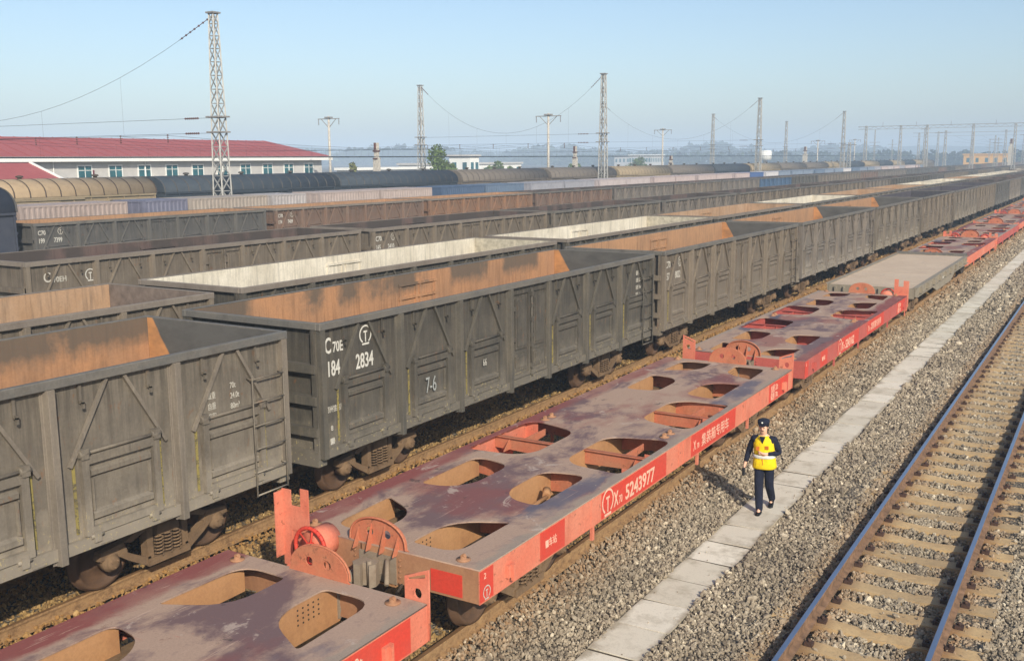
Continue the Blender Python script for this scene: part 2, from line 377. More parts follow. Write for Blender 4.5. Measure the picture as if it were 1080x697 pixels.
# ------------------------------------------------------------------ ground, rails, path
X1, XR = -4.88, 5.066
T2, T3, T4, T5, T6 = -9.28, -18.0, -32.6, -38.3, -47.0
def structure(name, mb, mats, **k): return tag(obj(name, mb, mats), kind='structure', **k)
g = MB(); g.add([(-2000, -60, -.42), (1200, -60, -.42), (1200, 2600, -.42), (-2000, 2600, -.42)], [(0, 1, 2, 3)])
structure('ground', g, [M['dirt_ground']])
rng = np.random.default_rng(5)
def gz(x, y):
    x = np.asarray(x, float); y = np.asarray(y, float)
    base = -.27+.018*np.sin(x*2.1+y*.7)+.015*np.sin(x*5.3-y*3.1)+.012*np.sin(y*4.4+x*1.7)
    pth = np.clip(1-np.abs(x-2.47)/.62, 0, 1); base = base+.012*np.minimum(1, pth*3)
    tr = np.clip(1-np.abs(x-XR)/2.1, 0, 1); base = base+.05*np.minimum(1, tr*2.5)*(np.abs(x-XR) > .75)-.03*(np.abs(x-XR) < 1.0)
    t0 = np.clip(1-np.abs(x)/1.9, 0, 1); base = base+.04*np.minimum(1, t0*2.5)
    return base
xs = np.concatenate([np.arange(-7.2, 1.9, .3), [2.05, 2.112, 2.15, 2.47, 2.80, 2.834, 2.9], np.arange(3.2, 12, .3), [14, 20, 30, 60]]); ys = np.concatenate([np.arange(-14, 60, .5), np.arange(60, 700, 10)])
bb = MB(); vs = [(x, y, float(gz(x, y))-(.14 if 2.14 < x < 2.81 else 0)) for y in ys for x in xs]; nx = len(xs)
bb.add(vs, [(j*nx+i, j*nx+i+1, (j+1)*nx+i+1, (j+1)*nx+i) for j in range(len(ys)-1) for i in range(nx-1)], 0, True)
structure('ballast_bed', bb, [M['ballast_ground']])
def rail_prof(): return [(-.075, -.176), (.075, -.176), (.075, -.165), (.012, -.145), (.012, -.045), (.036, -.032), (.036, -.004), (.03, 0), (-.03, 0), (-.036, -.004), (-.036, -.032), (-.012, -.045), (-.012, -.145), (-.075, -.165)]
def rails(parent, y0, y1, bright=False):
    for s in (-1, 1):
        b = MB(); pf = rail_prof(); n = len(pf); 
        vs = [(x+s*.755, y0, z) for x, z in pf]+[(x+s*.755, y1, z) for x, z in pf]
        b.add(vs, [tuple(range(n)), tuple(range(n, 2*n))])
        for i in range(n): b.add(vs, [(i, (i+1) % n, n+(i+1) % n, n+i)], 1 if i == 7 else 0)
        obj('rail', b, [M['railbrown'] if bright else M['rail'], M['railtop'] if bright else M['railtop_dull']], parent)
def track(x, label, y1=520, bright=False):
    t = empty('railway_track', (x, 0, 0), label=label, cat='railway track', group='parallel railway tracks of the yard'); rails(t, -25, y1, bright); return t
tR = track(XR, 'empty railway track with polished rails and ochre sleepers right of the path', 700, True)
def sleeper_mb(b, y, dy=0):
    # concrete sleeper with a dip in the middle of its top
    w = .13; pr = [(-1.25, -.38), (1.25, -.38), (1.25, -.185), (.5, -.19), (.15, -.212), (-.15, -.212), (-.5, -.19), (-1.25, -.185)]
    b.prism(pr, 'y', y-w, y+w)
sl = MB(); sleeper_mb(sl, 0); slm = sl.mesh('sleeper', [M['sleeper']])
cl = MB(); cl.box(-.05, .05, -.055, .055, -.19, -.145); cl.tube((0, 0, -.15), (0, 0, -.105), .022, 6)
clm = cl.mesh('rail_clip', [M['clip']])
SP = .70; rnd = random.Random(4)
for i in range(100):
    o = inst('sleeper', slm, tR, (rnd.uniform(-.03, .03), 7.45+i*SP, rnd.uniform(-.008, .004)), rnd.uniform(-.008, .008))
    if i < 50:
        for cx in (-.885, -.625, .625, .885): inst('rail_clip', clm, o, (cx, 0, 0))
far = MB()
for i in range(100, 500): sleeper_mb(far, 7.45+i*SP)
tag(obj('sleepers_far', far, [M['sleeper']], tR), kind='stuff').name = 'sleeper'
track(0, 'rusty railway track carrying the red flat wagons')
track(X1, 'rusty railway track under the nearest row of open wagons')
for x, lb in ((T2, 'railway track under the second row of open wagons'), (T3, 'railway track under the third row of open wagons'), (-13.6, 'empty railway track between the second and third rows of open wagons'),
              (-22.9, 'empty railway track just behind the third row of open wagons'), (-27.7, 'empty railway track just before the fourth row of open wagons'), (T4, 'railway track under the fourth row of open wagons'), (T5, 'railway track under the container flats'), (T6, 'railway track under the arched roof box cars')):
    track(x, lb)
# path of concrete slabs
pth = MB(); y = 2.0; k = 0; SL = .8243; PL, PR = 2.117, 2.829; y = 10.302-SL*10
while y < 330:
    a, c = rnd.uniform(-.012, .012), rnd.uniform(-.016, .016); x0 = PL+rnd.uniform(-.012, .012); x1 = PR+rnd.uniform(-.012, .012); e = .017
    vs = [(x0, y+e, -.4), (x1, y+e, -.4), (x1, y+SL-e, -.4), (x0, y+SL-e, -.4), (x0, y+e, -.25+a), (x1, y+e, -.25+c), (x1, y+SL-e, -.25+c), (x0, y+SL-e, -.25+a)]
    pth.add(vs, [(0, 3, 2, 1), (4, 5, 6, 7), (0, 1, 5, 4), (1, 2, 6, 5), (2, 3, 7, 6), (3, 0, 4, 7)]); y += SL
    pth.box(PL+.01, PR-.01, y-e+.001, y+e-.001, -.39, -.257, 1)
structure('path', pth, [M['slab'], plain('joint_dirt', (84, 74, 60), .95)])
# loose ballast stones: points with a size, turn and tint, one stone placed on each
def stones(name, pts, size, tint, rust, mat, label, cat='gravel'):
    n = len(pts); me = bpy.data.meshes.new(name); me.vertices.add(n); me.vertices.foreach_set('co', np.asarray(pts, np.float32).ravel())
    for nm, ty, arr in (('size', 'FLOAT', size), ('tint', 'FLOAT', tint), ('rust', 'FLOAT', rust), ('turn', 'FLOAT_VECTOR', rng.uniform(0, 6.28, (n, 3)))):
        at = me.attributes.new(nm, ty, 'POINT'); at.data.foreach_set('vector' if ty != 'FLOAT' else 'value', np.asarray(arr, np.float32).ravel())
    o = bpy.data.objects.new(name, me); COL.objects.link(o); tag(o, label, cat, kind='stuff')
    gn = bpy.data.node_groups.new('stones', 'GeometryNodeTree')
    gn.interface.new_socket('Geometry', in_out='INPUT', socket_type='NodeSocketGeometry'); gn.interface.new_socket('Geometry', in_out='OUTPUT', socket_type='NodeSocketGeometry')
    N = gn.nodes.new; L = gn.links.new; gi = N('NodeGroupInput'); go = N('NodeGroupOutput')
    g2i = N('GeometryNodeGeometryToInstance')
    for k in range(6):
        ic = N('GeometryNodeMeshIcoSphere'); ic.inputs['Radius'].default_value = .5; ic.inputs['Subdivisions'].default_value = 1 if k % 2 else 2
        rv = N('FunctionNodeRandomValue'); rv.data_type = 'FLOAT_VECTOR'; amp = .2 if k % 2 else .13
        rv.inputs[0].default_value = (-amp,)*3; rv.inputs[1].default_value = (amp,)*3; rv.inputs['Seed'].default_value = k*7+1
        sp = N('GeometryNodeSetPosition'); L(ic.outputs[0], sp.inputs[0]); L(rv.outputs[0], sp.inputs['Offset'])
        tf = N('GeometryNodeTransform'); L(sp.outputs[0], tf.inputs[0]); tf.inputs['Scale'].default_value = [(1, .8, .6), (1.2, .7, .7), (1, 1, .6), (1.3, .85, .5), (.9, .9, .8), (1.1, .6, .6)][k]
        sm = N('GeometryNodeSetMaterial'); L(tf.outputs[0], sm.inputs[0]); sm.inputs['Material'].default_value = mat
        ss = N('GeometryNodeSetShadeSmooth'); L(sm.outputs[0], ss.inputs[0]); ss.inputs['Shade Smooth'].default_value = False
        L(ss.outputs[0], g2i.inputs[0])
    ip = N('GeometryNodeInstanceOnPoints'); L(gi.outputs[0], ip.inputs['Points']); L(g2i.outputs[0], ip.inputs['Instance']); ip.inputs['Pick Instance'].default_value = True
    def attr(nm, ty):
        a = N('GeometryNodeInputNamedAttribute'); a.data_type = ty; a.inputs[0].default_value = nm; return a.outputs[0]
    e2r = N('FunctionNodeEulerToRotation'); L(attr('turn', 'FLOAT_VECTOR'), e2r.inputs[0]); L(e2r.outputs[0], ip.inputs['Rotation'])
    L(attr('size', 'FLOAT'), ip.inputs['Scale']); L(ip.outputs[0], go.inputs[0])
    md = o.modifiers.new('stones', 'NODES'); md.node_group = gn; return o
def scatter(x0, x1, y0, y1, dens):
    n = int((x1-x0)*(y1-y0)*dens); return np.stack([rng.uniform(x0, x1, n), rng.uniform(y0, y1, n)], 1)
def on_sleeper(x, y):
    k = np.abs(((y-7.45+SP/2) % SP)-SP/2); return (np.abs(x-XR) < 1.24) & (k < .115)
bands = [(6, 16, 1050, .037), (16, 26, 640, .043), (26, 42, 340, .056), (42, 75, 120, .085), (75, 150, 36, .14)]
P, S = [], []
for y0, y1, d, sz in bands:
    q = scatter(.68, 11.5 if y0 < 42 else 9.5, y0, y1, d); x, y = q[:, 0], q[:, 1]
    size = sz*rng.lognormal(0, .38, len(q))
    keep = ~((x > PL-.01+.03*np.sin(y*3.1)) & (x < PR+.01+.035*np.sin(y*2.3+1)) )
    keep &= ~(np.abs(np.abs(x-XR)-.755) < .10); keep &= ~(np.abs(x-.755) < .05)
    os_ = on_sleeper(x, y); keep &= ~(os_ & (x > XR-.86) & (rng.random(len(q)) < np.where(np.abs(x-XR) < .70, .985, .93)))
    # stay inside the view: drop the corner the camera cannot see
    keep &= (x-7.285) < (y*.02+2.2) 
    z = gz(x, y)+size*.12+rng.uniform(-.012, .022, len(q))
    nr = (np.abs(x-XR) < 1.2) & ~os_; z = np.where(nr, -.232-rng.uniform(0, .022, len(q)), z); z = np.where((x > XR-1.55) & (x < XR-.84), -.183-.05*np.clip((XR-1.2-x)/.35, 0, 1)+rng.uniform(-.02, .012, len(q)), z); z = np.where(os_ & (x > XR-.84), -.195+size*.2, z)
    q3 = np.stack([x, y, z], 1)[keep]; q3[:, 2] += np.clip(1-np.abs(q3[:, 0]-.86)/.3, 0, 1)*rng.uniform(0, .08, len(q3)); P.append(q3); S.append(size[keep])
# a few strays on the slabs
q = scatter(PL, PR, 7, 40, 9); q = q[(rng.random(len(q)) < .25) | (np.minimum(q[:, 0]-PL, PR-q[:, 0]) < .12)]; P.append(np.stack([q[:, 0], q[:, 1], np.full(len(q), -.238)], 1)); S.append(np.full(len(q), .022))
P = np.concatenate(P); S = np.concatenate(S)
tint = np.clip(rng.normal(.52, .22, len(P))-.14*(np.sin(P[:, 0]*1.7+np.sin(P[:, 1]*.8)*1.5)*np.sin(P[:, 1]*1.1+P[:, 0]*.6) > .35), 0, 1)
rx = np.minimum(np.abs(np.abs(P[:, 0]-XR)-.755)/.35, np.abs(P[:, 0]-.755)/.55)
rust = np.clip(.95-rx*.6, 0, .85)*rng.uniform(.1, 1, len(P))
stones('ballast_gravel', P, S, tint, rust, M['stone'], 'loose grey and tan crushed stone ballast beside the path and track')
P, S = [], []
for y0, y1, d, sz in ((5, 20, 520, .045), (20, 45, 220, .065), (45, 90, 70, .11)):
    q = scatter(-6.9, .68, y0, y1, d); x, y = q[:, 0], q[:, 1]; size = sz*rng.lognormal(0, .3, len(q))
    keep = ~(np.abs(np.abs(x-X1)-.755) < .045) & ~(np.abs(np.abs(x)-.755) < .05)
    z = gz(x, y)+size*.1+rng.uniform(-.01, .02, len(q)); nr_ = np.clip(1-np.abs(np.abs(x-X1)-.755)/.6, 0, 1); z = z+nr_*rng.uniform(.04, .15, len(q)); nr_ = np.clip(1-np.abs(np.abs(x)-.755)/.3, 0, 1); z = z+nr_*rng.uniform(.0, .07, len(q))
    P.append(np.stack([x, y, z], 1)[keep]); S.append(size[keep])
P = np.concatenate(P); S = np.concatenate(S)
stones('rusty_gravel', P, S, np.clip(rng.normal(.45, .24, len(P)), 0, 1), np.clip(1-np.abs(np.abs(P[:, 0]-X1)-.755)/.5, 0, .9)*rng.uniform(.3, 1, len(P)), M['stone_dirty'], 'rust stained ballast lying between the red flats and the open wagons')
# ------------------------------------------------------------------ bogies and wagon parts
def wheel_mb(b, x, y, s, n=28):
    r = .42
    b.lathe((x, y, r), 'x', [(-.03*s, .02), (-.03*s, .11), (.02*s, .14), (.03*s, .33), (-.0*s, .36), (-.005*s, r+.028), (.03*s, r+.026), (.045*s, r), (.12*s, r-.008), (.12*s, .355), (.06*s, .33), (.045*s, .15), (.09*s, .12), (.09*s, .02)], n)
def bogie_meshes():
    mm = {}
    b = MB(); wheel_mb(b, 0, 0, 1); mm['wheelp'] = b.mesh('wheel', [M['wheel']])
    b = MB(); wheel_mb(b, 0, 0, -1); mm['wheeln'] = b.mesh('wheel', [M['wheel']])
    b = MB(); b.tube((-.75, 0, .42), (.75, 0, .42), .085, 12); mm['axle'] = b.mesh('axle', [M['bogie_dark']])
    # cast side frame in the y-z plane
    b = MB()
    top = [(-1.12, .50), (-1.08, .60), (-.72, .64), (-.40, .80), (.40, .80), (.72, .64), (1.08, .60), (1.12, .50)]
    bot = [(.80, .46), (.62, .36), (.36, .20), (-.36, .20), (-.62, .36), (-.80, .46)]
    b.prism([top[0], top[1], top[2], (-.66, .50), bot[5]], 'x', -.06, .06); b.prism([top[5], top[6], top[7], bot[0], (.66, .50)], 'x', -.06, .06)
    b.prism([(-.72, .64), (-.40, .80), (.40, .80), (.72, .64), (.62, .60), (.36, .70), (-.36, .70), (-.62, .60)], 'x', -.08, .08)
    b.prism([(-.74, .60), (-.66, .47), (-.36, .30), (-.30, .30), (-.30, .20), (-.38, .19), (-.66, .36), (-.82, .48)], 'x', -.07, .07)
    b.prism([(.74, .60), (.66, .47), (.36, .30), (.30, .30), (.30, .20), (.38, .19), (.66, .36), (.82, .48)], 'x', -.07, .07)
    b.box(-.1, .1, -.36, .36, .17, .27)
    for s in (-1, 1): b.box(-.07, .07, s*.30-.05, s*.30+.05, .27, .72)
    b.box(-.13, .09, -.19, .19, .56, .72)      # bolster end
    mm['frame'] = b.mesh('side_frame', [M['bogie']])
    b = MB()
    for yy in (0,):                             # outer spring of the nest
        pts = [(-.0+.06*math.cos(t), yy+.06*math.sin(t), .27+.29*t/(2*math.pi*6)) for t in np.linspace(0, 2*math.pi*6, 61)]
        b.path(pts, .015, 5)
    mm['spring'] = b.mesh('spring', [M['bogie']])
    b = MB(); b.lathe((0, 0, .42), 'x', [(-.1, .12), (.02, .13), (.06, .125), (.07, .10), (.10, .095), (.115, .08), (.12, .03)], 16)
    b.box(-.08, .04, -.16, .16, .47, .56)
    for k in range(3): t = 2*math.pi*k/3+.5; b.tube((.1, .055*math.cos(t), .42+.055*math.sin(t)), (.135, .055*math.cos(t), .42+.055*math.sin(t)), .016, 6)
    mm['box'] = b.mesh('axle_box', [M['bogie']])
    b = MB(); b.box(-.95, .95, -.16, .16, .45, .66); b.box(-.85, .85, -.62, -.52, .33, .41); b.box(-.85, .85, .52, .62, .33, .41); b.tube((0, 0, .66), (0, 0, .80), .2, 16)
    mm['bolster'] = b.mesh('bolster', [M['bogie_dark']])
    b = MB()                                      # everything in one mesh, for far wagons
    for sx in (-1, 1):
        for sy in (-1, 1): b.lathe((sx*.745, sy*.915, .42), 'x', [(-.05, .02), (-.05, .42), (.05, .42), (.05, .02)], 12)
        b.prism([(-1.12, .50), (-1.08, .60), (-.72, .64), (-.40, .80), (.40, .80), (.72, .64), (1.08, .60), (1.12, .50), (.80, .46), (.36, .2), (-.36, .2), (-.8, .46)], 'x', sx*1.0-.08, sx*1.0+.08)
    b.box(-.9, .9, -.2, .2, .4, .75); mm['lod'] = b.mesh('bogie', [M['bogie_dark']])
    return mm
BG = bogie_meshes()
def bogie(parent, y, full=True, mat=None, z=0):
    if not full: return inst('bogie', BG['lod'], parent, (0, y, z))
    e = inst('bogie', BG['bolster'], parent, (0, y, z))
    for sy in (-1, 1):
        inst('axle', BG['axle'], e, (0, sy*.915, 0))
        for sx in (-1, 1):
            inst('wheel', BG['wheelp' if sx > 0 else 'wheeln'], e, (sx*.715, sy*.915, 0))
            inst('axle_box', BG['box'], e, (sx*1.0, sy*.915, 0), 0 if sx > 0 else math.pi)
    for sx in (-1, 1):
        inst('side_frame', BG['frame'], e, (sx*1.0, 0, 0)); [inst('spring', BG['spring'], e, (sx*1.06, q_, 0)) for q_ in (-.15, 0, .15)]
    return e
def coupler_mb():
    b = MB(); b.bar((0, .5, .88), (0, -.16, .88), .13, .16)
    b.prism([(-.12, -.14), (-.14, -.30), (-.06, -.38), (.02, -.36), (.0, -.28), (.06, -.25), (.13, -.33), (.16, -.24), (.13, -.14)], 'z', .74, 1.02)
    b.tube((.09, -.27, .70), (.09, -.27, 1.06), .03, 8); b.tube((.16, -.02, 1.0), (.30, -.22, .78), .03, 8); b.tube((-.22, .02, .8), (-.22, -.34, .78), .075, 12); b.box(-.28, .28, -.01, .04, .70, 1.04)
    return b
M['coupler'] = weather('dusty_grey_coupler', (150, 136, 118), (128, 108, 88), (108, 90, 74), 5, streak=False)
COUP = coupler_mb().mesh('coupler', [M['coupler']])
def hose_mb():
    b = MB(); b.path([(.35, .02, .72), (.36, -.10, .66), (.34, -.2, .5), (.25, -.3, .42), (.12, -.36, .42), (.0, -.40, .46)], .022, 6); return b
HOSE = hose_mb().mesh('brake_hose', [M['bogie_dark']])
# ------------------------------------------------------------------ open wagons
GL = 13.22
STK = [2.08, 3.94, 5.80, 7.42, 9.28, 11.14]
BAY = [1.10, 3.01, 4.87, 8.35, 10.21, 12.12]
def g_side(b, s):
    """sheet, sills, diagonals; slot 0 outside paint, slot 1 lining"""
    b.box(*(sorted((s*1.46, s*1.485))), .04, GL-.04, 1.0, 3.145, 0)
    b.box(*(sorted((s*1.44, s*1.458))), .10, GL-.10, 1.085, 3.14, 1)
    b.box(*(sorted((s*1.475, s*1.545))), .05, GL-.05, .93, 1.085, 0)
    for c in BAY:
        for p, q in (((c-.72, 2.02), (c-.13, 3.02)), ((c+.13, 3.02), (c+.72, 2.02))):
            if abs(p[0]-GL/2) > 7.5: continue
            b.bar((s*1.515, p[0], p[1]), (s*1.515, q[0], q[1]), .045, .045, 2, (1, 0, 0))
        for dy in (-.5, .5):
            b.box(*(sorted((s*1.485, s*1.52))), c+dy-.02, c+dy+.02, 2.80, 3.04, 0); b.box(*(sorted((s*1.49, s*1.575))), c+dy-.015, c+dy+.015, 2.78, 2.82, 0)
            b.box(*(sorted((s*1.545, s*1.575))), c+dy-.015, c+dy+.015, 2.72, 2.80, 0)
    for yy in (.055, GL-.055): b.box(*(sorted((s*1.475, s*1.565))), yy-.055, yy+.055, .93, 3.04, 2)
    for zz in (2.62, 2.92): b.box(*(sorted((s*1.4, s*1.44))), 5.9, 7.35, zz-.03, zz+.03, 1)
    for yy in (5.95, 6.55, 6.7, 7.3): b.box(*(sorted((s*1.405, s*1.44))), yy-.03, yy+.03, 1.1, 2.88, 1)
    for yy in np.arange(.6, GL-.3, .93): b.box(*(sorted((s*1.545, s*1.56))), yy-.09, yy+.09, .95, .985, 0)
def g_stake(b, y, s, m=0):
    # hat section post: web 0.10 proud, flanges against the sheet
    b.prism([(s*1.485, y-.10), (s*1.5, y-.10), (s*1.5, y-.065), (s*1.595, y-.048), (s*1.595, y+.048), (s*1.5, y+.065), (s*1.5, y+.10), (s*1.485, y+.10)], 'z', .86, 3.035, m)
def g_hatch(b, c, s, m=0, m2=None):
    x = s*1.485; o = lambda d: s*(1.485+d)
    y0, y1, z0, z1 = c-.58, c+.58, 1.10, 2.12
    # frame
    for a in ((y0, y0+.10, z0, z1), (y1-.10, y1, z0, z1), (y0+.10, y1-.10, z1-.11, z1), (y0+.10, y1-.10, z0, z0+.10)):
        b.box(*sorted((x, o(.075))), a[0], a[1], a[2], a[3], m)
    r0 = (y0+.10, y1-.10, z0+.10, z1-.11); r1 = (y0+.15, y1-.15, z0+.15, z1-.16)
    b.frustum(o(.045), o(.075), r0, r1, s, m) if False else None
    b.box(*sorted((x, o(.012))), y0+.10, y1-.10, z0+.10, z1-.11, m)
    for (a0, a1) in ((z0+.16, z0+.30), (z1-.30, z1-.17)):          # pressed ridges at top and foot of the panel
        b.prism([(o(.012), a0), (o(.06), a0+.035), (o(.06), a1-.035), (o(.012), a1)], 'y', y0+.13, y1-.13, m)
    for ya in (y0+.13, y1-.17): b.prism([(o(.02), ya), (o(.055), ya+.012), (o(.055), ya+.03), (o(.02), ya+.04)], 'z', z0+.3, z1-.3, m)
    b.tube((o(.06), y0-.02, z1+.035), (o(.06), y1+.02, z1+.035), .022, 8, m)
    for yy in (y0+.04, y1-.04): b.box(*sorted((x, o(.10))), yy-.05, yy+.05, z1-.03, z1+.10, m); b.tube((o(.06), yy-.07, z1+.035), (o(.06), yy+.07, z1+.035), .045, 8, m)
    for yy in (y0+.14, y1-.14): b.box(*sorted((x, o(.09))), yy-.05, yy+.05, z0-.10, z0+.04, m); b.tube((o(.06), yy-.09, z0-.02), (o(.06), yy+.09, z0-.02), .03, 6, m)
def g_door(b, y0, y1, s, m=0):
    x = s*1.485; o = lambda d: s*(1.485+d); z0, z1 = 1.10, 2.97
    for a in ((y0, y0+.07, z0, z1), (y1-.07, y1, z0, z1), (y0+.07, y1-.07, z1-.08, z1), (y0+.07, y1-.07, z0, z0+.08)): b.box(*sorted((x, o(.04))), a[0], a[1], a[2], a[3], m)
    for (a, c) in ((z0+.16, 1.62), (1.72, z1-.14)):
        ya, yb = y0+.14, y1-.14
        b.prism([(ya, a), (yb, a), (yb, c-.06), (yb-.06, c), (ya+.06, c), (ya, c-.06)], 'x', *sorted((x, o(.035))), m)
        b.prism([(ya+.06, a+.06), (yb-.06, a+.06), (yb-.06, c-.1), (yb-.1, c-.06), (ya+.1, c-.06), (ya+.06, c-.1)], 'x', *sorted((x, o(.055))), m)
    for zz in (1.3, 1.95, 2.6): b.box(*sorted((x, o(.08))), y0-.03, y0+.09, zz-.04, zz+.04, m)
def g_lock(b, y, s, m=0):
    o = s*1.545; b.tube((o, y, 1.05), (o, y, 2.95), .025, 8, m)
    for zz in (1.15, 1.75, 2.3, 2.85): b.box(*sorted((s*1.485, s*1.575)), y-.045, y+.045, zz-.05, zz+.05, m)
def g_end(b, t, ribs=True):
    """end wall; t=0 near end (faces -y), t=1 far end. slot 0 outside, slot 1 lining"""
    f = (lambda a: a) if t == 0 else (lambda a: GL-a)
    Y = lambda a, c: sorted((f(a), f(c)))
    b.box(-1.439, 1.439, *Y(.068, .085), 1.0, 3.145, 0); b.box(-1.437, 1.437, *Y(.087, .099), 1.085, 3.14, 1)
    if ribs:
        for z in (1.30, 1.82, 2.34): b.box(-1.47, 1.47, *Y(-.06, .067), z, z+.14, 0)
    for x in (-1.42, 1.42): b.box(x-.05, x+.05, *Y(-.03, .067), .93, 3.03, 0)
    b.box(-1.46, 1.46, *Y(-.04, .16), .80, 1.06, 0)
def g_rim(b):
    z0, z1 = 3.03, 3.152
    for s in (-1, 1): b.box(*sorted((s*1.487, s*1.572)), -.02, GL+.02, z0, z1)
    for yy in (-.02, GL-.066): b.box(-1.485, 1.485, yy, yy+.086, z0+.002, z1-.0)
def g_floor(b):
    b.box(-1.435, 1.435, .1, GL-.1, 1.0, 1.083)
def g_sill(b):
    b.box(-.2, .2, .2, GL-.2, .70, .998)
    for yy in (2.0, 3.9, 5.8, 7.4, 9.3, 11.2): b.prism([(-1.42, .998), (-1.42, .86), (-.2, .72), (.2, .72), (1.42, .86), (1.42, .998)], 'y', yy-.08, yy+.08)
    b.tube((-.6, 5.2, .62), (-.6, 6.6, .62), .2, 12); b.tube((.5, 7.0, .66), (.5, 7.9, .66), .14, 12)
    for s in (-1, 1): b.box(s*.5-.03, s*.5+.03, .3, GL-.3, .90, .998)
def g_ladder(b, y0, y1, s):
    o = s*1.60
    for yy in (y0, y1): b.tube((o, yy, .78), (o, yy, 2.62), .014, 6); 
    for zz in (.80, 1.15, 1.5, 1.85, 2.2, 2.55): b.tube((o, y0, zz), (o, y1, zz), .013, 6)
    for zz in (1.15, 2.55):
        for yy in (y0, y1): b.tube((o, yy, zz), (s*1.48, yy, zz), .013, 6)
GM = {}
def build_gm():
    L1 = [M['dark'], M['in_dark'], M['dark']]
    for s, k in ((-1, 'L'), (1, 'R')):
        b = MB(); g_side(b, s); GM['side'+k] = b.mesh('side_wall', L1)
        b = MB(); g_stake(b, 0, s); GM['stake'+k] = b.mesh('stake', [M['dark']])
        b = MB(); g_hatch(b, 0, s); GM['hatch'+k] = b.mesh('drop_door', [M['dark']])
        b = MB(); g_door(b, 0, .74, s); g_lock(b, .77, s) if s > 0 else None; GM['door'+k] = b.mesh('side_door', [M['dark']])
        b = MB(); g_ladder(b, 12.45, 13.08, s); GM['ladder'+k] = b.mesh('ladder', [M['dark']])
        b = MB(); b.box(*sorted((s*1.487, s*1.497)), -.02, .02, 1.15, 2.05); GM['mark'+k] = b.mesh('yellow_mark', [M['yellowpaint']])
    for t in (0, 1): b = MB(); g_end(b, t, False); GM['end%d' % t] = b.mesh('end_wall', [M['dark'], M['in_dark']])
    b = MB(); b.box(-1.46, 1.46, -.06, .066, 0, .14); GM['rib'] = b.mesh('end_rib', [M['dark']])
    b = MB(); g_rim(b); GM['rim'] = b.mesh('top_rail', [M['rim']])
    b = MB(); g_floor(b); GM['floor'] = b.mesh('floor', [M['floor']])
    b = MB(); g_sill(b); GM['sill'] = b.mesh('underframe', [M['bogie_dark']])
    b = MB()
    for s in (-1, 1): g_side(b, s)
    for s in (-1, 1):
        for y in STK: g_stake(b, y, s, 2)
    for t in (0, 1): g_end(b, t)
    GM['lodbody'] = b.mesh('body', [M['dark'], M['in_dark'], M['dark']])
    b = MB()
    for s in (1,):
        for c in BAY: g_hatch(b, c, s)
    GM['lodhatch'] = b.mesh('drop_doors', [M['dark']])
build_gm()
EM1 = emblem_mb(.145).mesh('emblem', [M['white']]); EM2 = emblem_mb(.17).mesh('emblem', [M['creamtext']]); EM3 = emblem_mb(.12).mesh('emblem', [M['white_faint']])
def gondola(x, y, ext, lining, endl, rim, label, group, lod=0, marks=None):
    t = empty('open_wagon', (x, y, 0), label=label, cat='open wagon', group=group)
    Pm = M[ext+'_post']; E, I, N, Rm = M[ext], M[lining], M[endl], M[rim]
    if lod == 0:
        sides = {}
        for s, k in ((-1, 'L'), (1, 'R')):
            sw = inst('side_wall', GM['side'+k], t, mats=[E, I, Pm]); sides[k] = sw
            for yy in STK: bevel(inst('stake', GM['stake'+k], t, (0, yy, 0), mats=[Pm]), .005)
            for i, c in enumerate(BAY):
                h = inst('drop_door', GM['hatch'+k], t, (0, c, 0), mats=[E])
                if s > 0 and ext in ('dark', 'olive', 'tan'): inst('paint_mark', GM['mark'+k], h, (0, -.66, 0)); inst('paint_mark', GM['mark'+k], h, (0, .64, 0)).scale = (1, .7, .85) if 0 else (1, .7, 1)
            for yy in (5.90, 6.66): inst('side_door', GM['door'+k], t, (0, yy, 0), mats=[E])
        inst('ladder', GM['ladderR'], t, mats=[E])
        for q in (0, 1):
            ew = inst('end_wall', GM['end%d' % q], t, mats=[E, N])
            for z in (1.30, 1.82, 2.34): inst('end_rib', GM['rib'], ew, (0, .0 if q == 0 else GL-.0, z), mats=[Pm])
        bevel(inst('top_rail', GM['rim'], t, mats=[Rm]), .012)
        inst('floor', GM['floor'], t); inst('underframe', GM['sill'], t)
        for yy, fl in ((0, 0), (GL, math.pi)): inst('coupler', COUP, t, (0, yy, 0), fl); inst('brake_hose', HOSE, t, (0, yy, 0), fl)
        if marks: marks(sides['R'])
    else:
        bd = inst('body', GM['lodbody'], t, mats=[E, I, Pm]); inst('top_rail', GM['rim'], t, mats=[Rm]); inst('floor', GM['floor'], t)
        inst('underframe', GM['sill'], t)
        if lod == 1:
            for c in BAY: inst('drop_door', GM['hatchR'], t, (0, c, 0), mats=[E])
            for yy in (5.90, 6.66): inst('side_door', GM['doorR'], t, (0, yy, 0), mats=[E])
        if marks: marks(bd)
    bogie(t, 2.0, lod == 0); bogie(t, GL-2.0, lod == 0); return t
XF = 1.4875
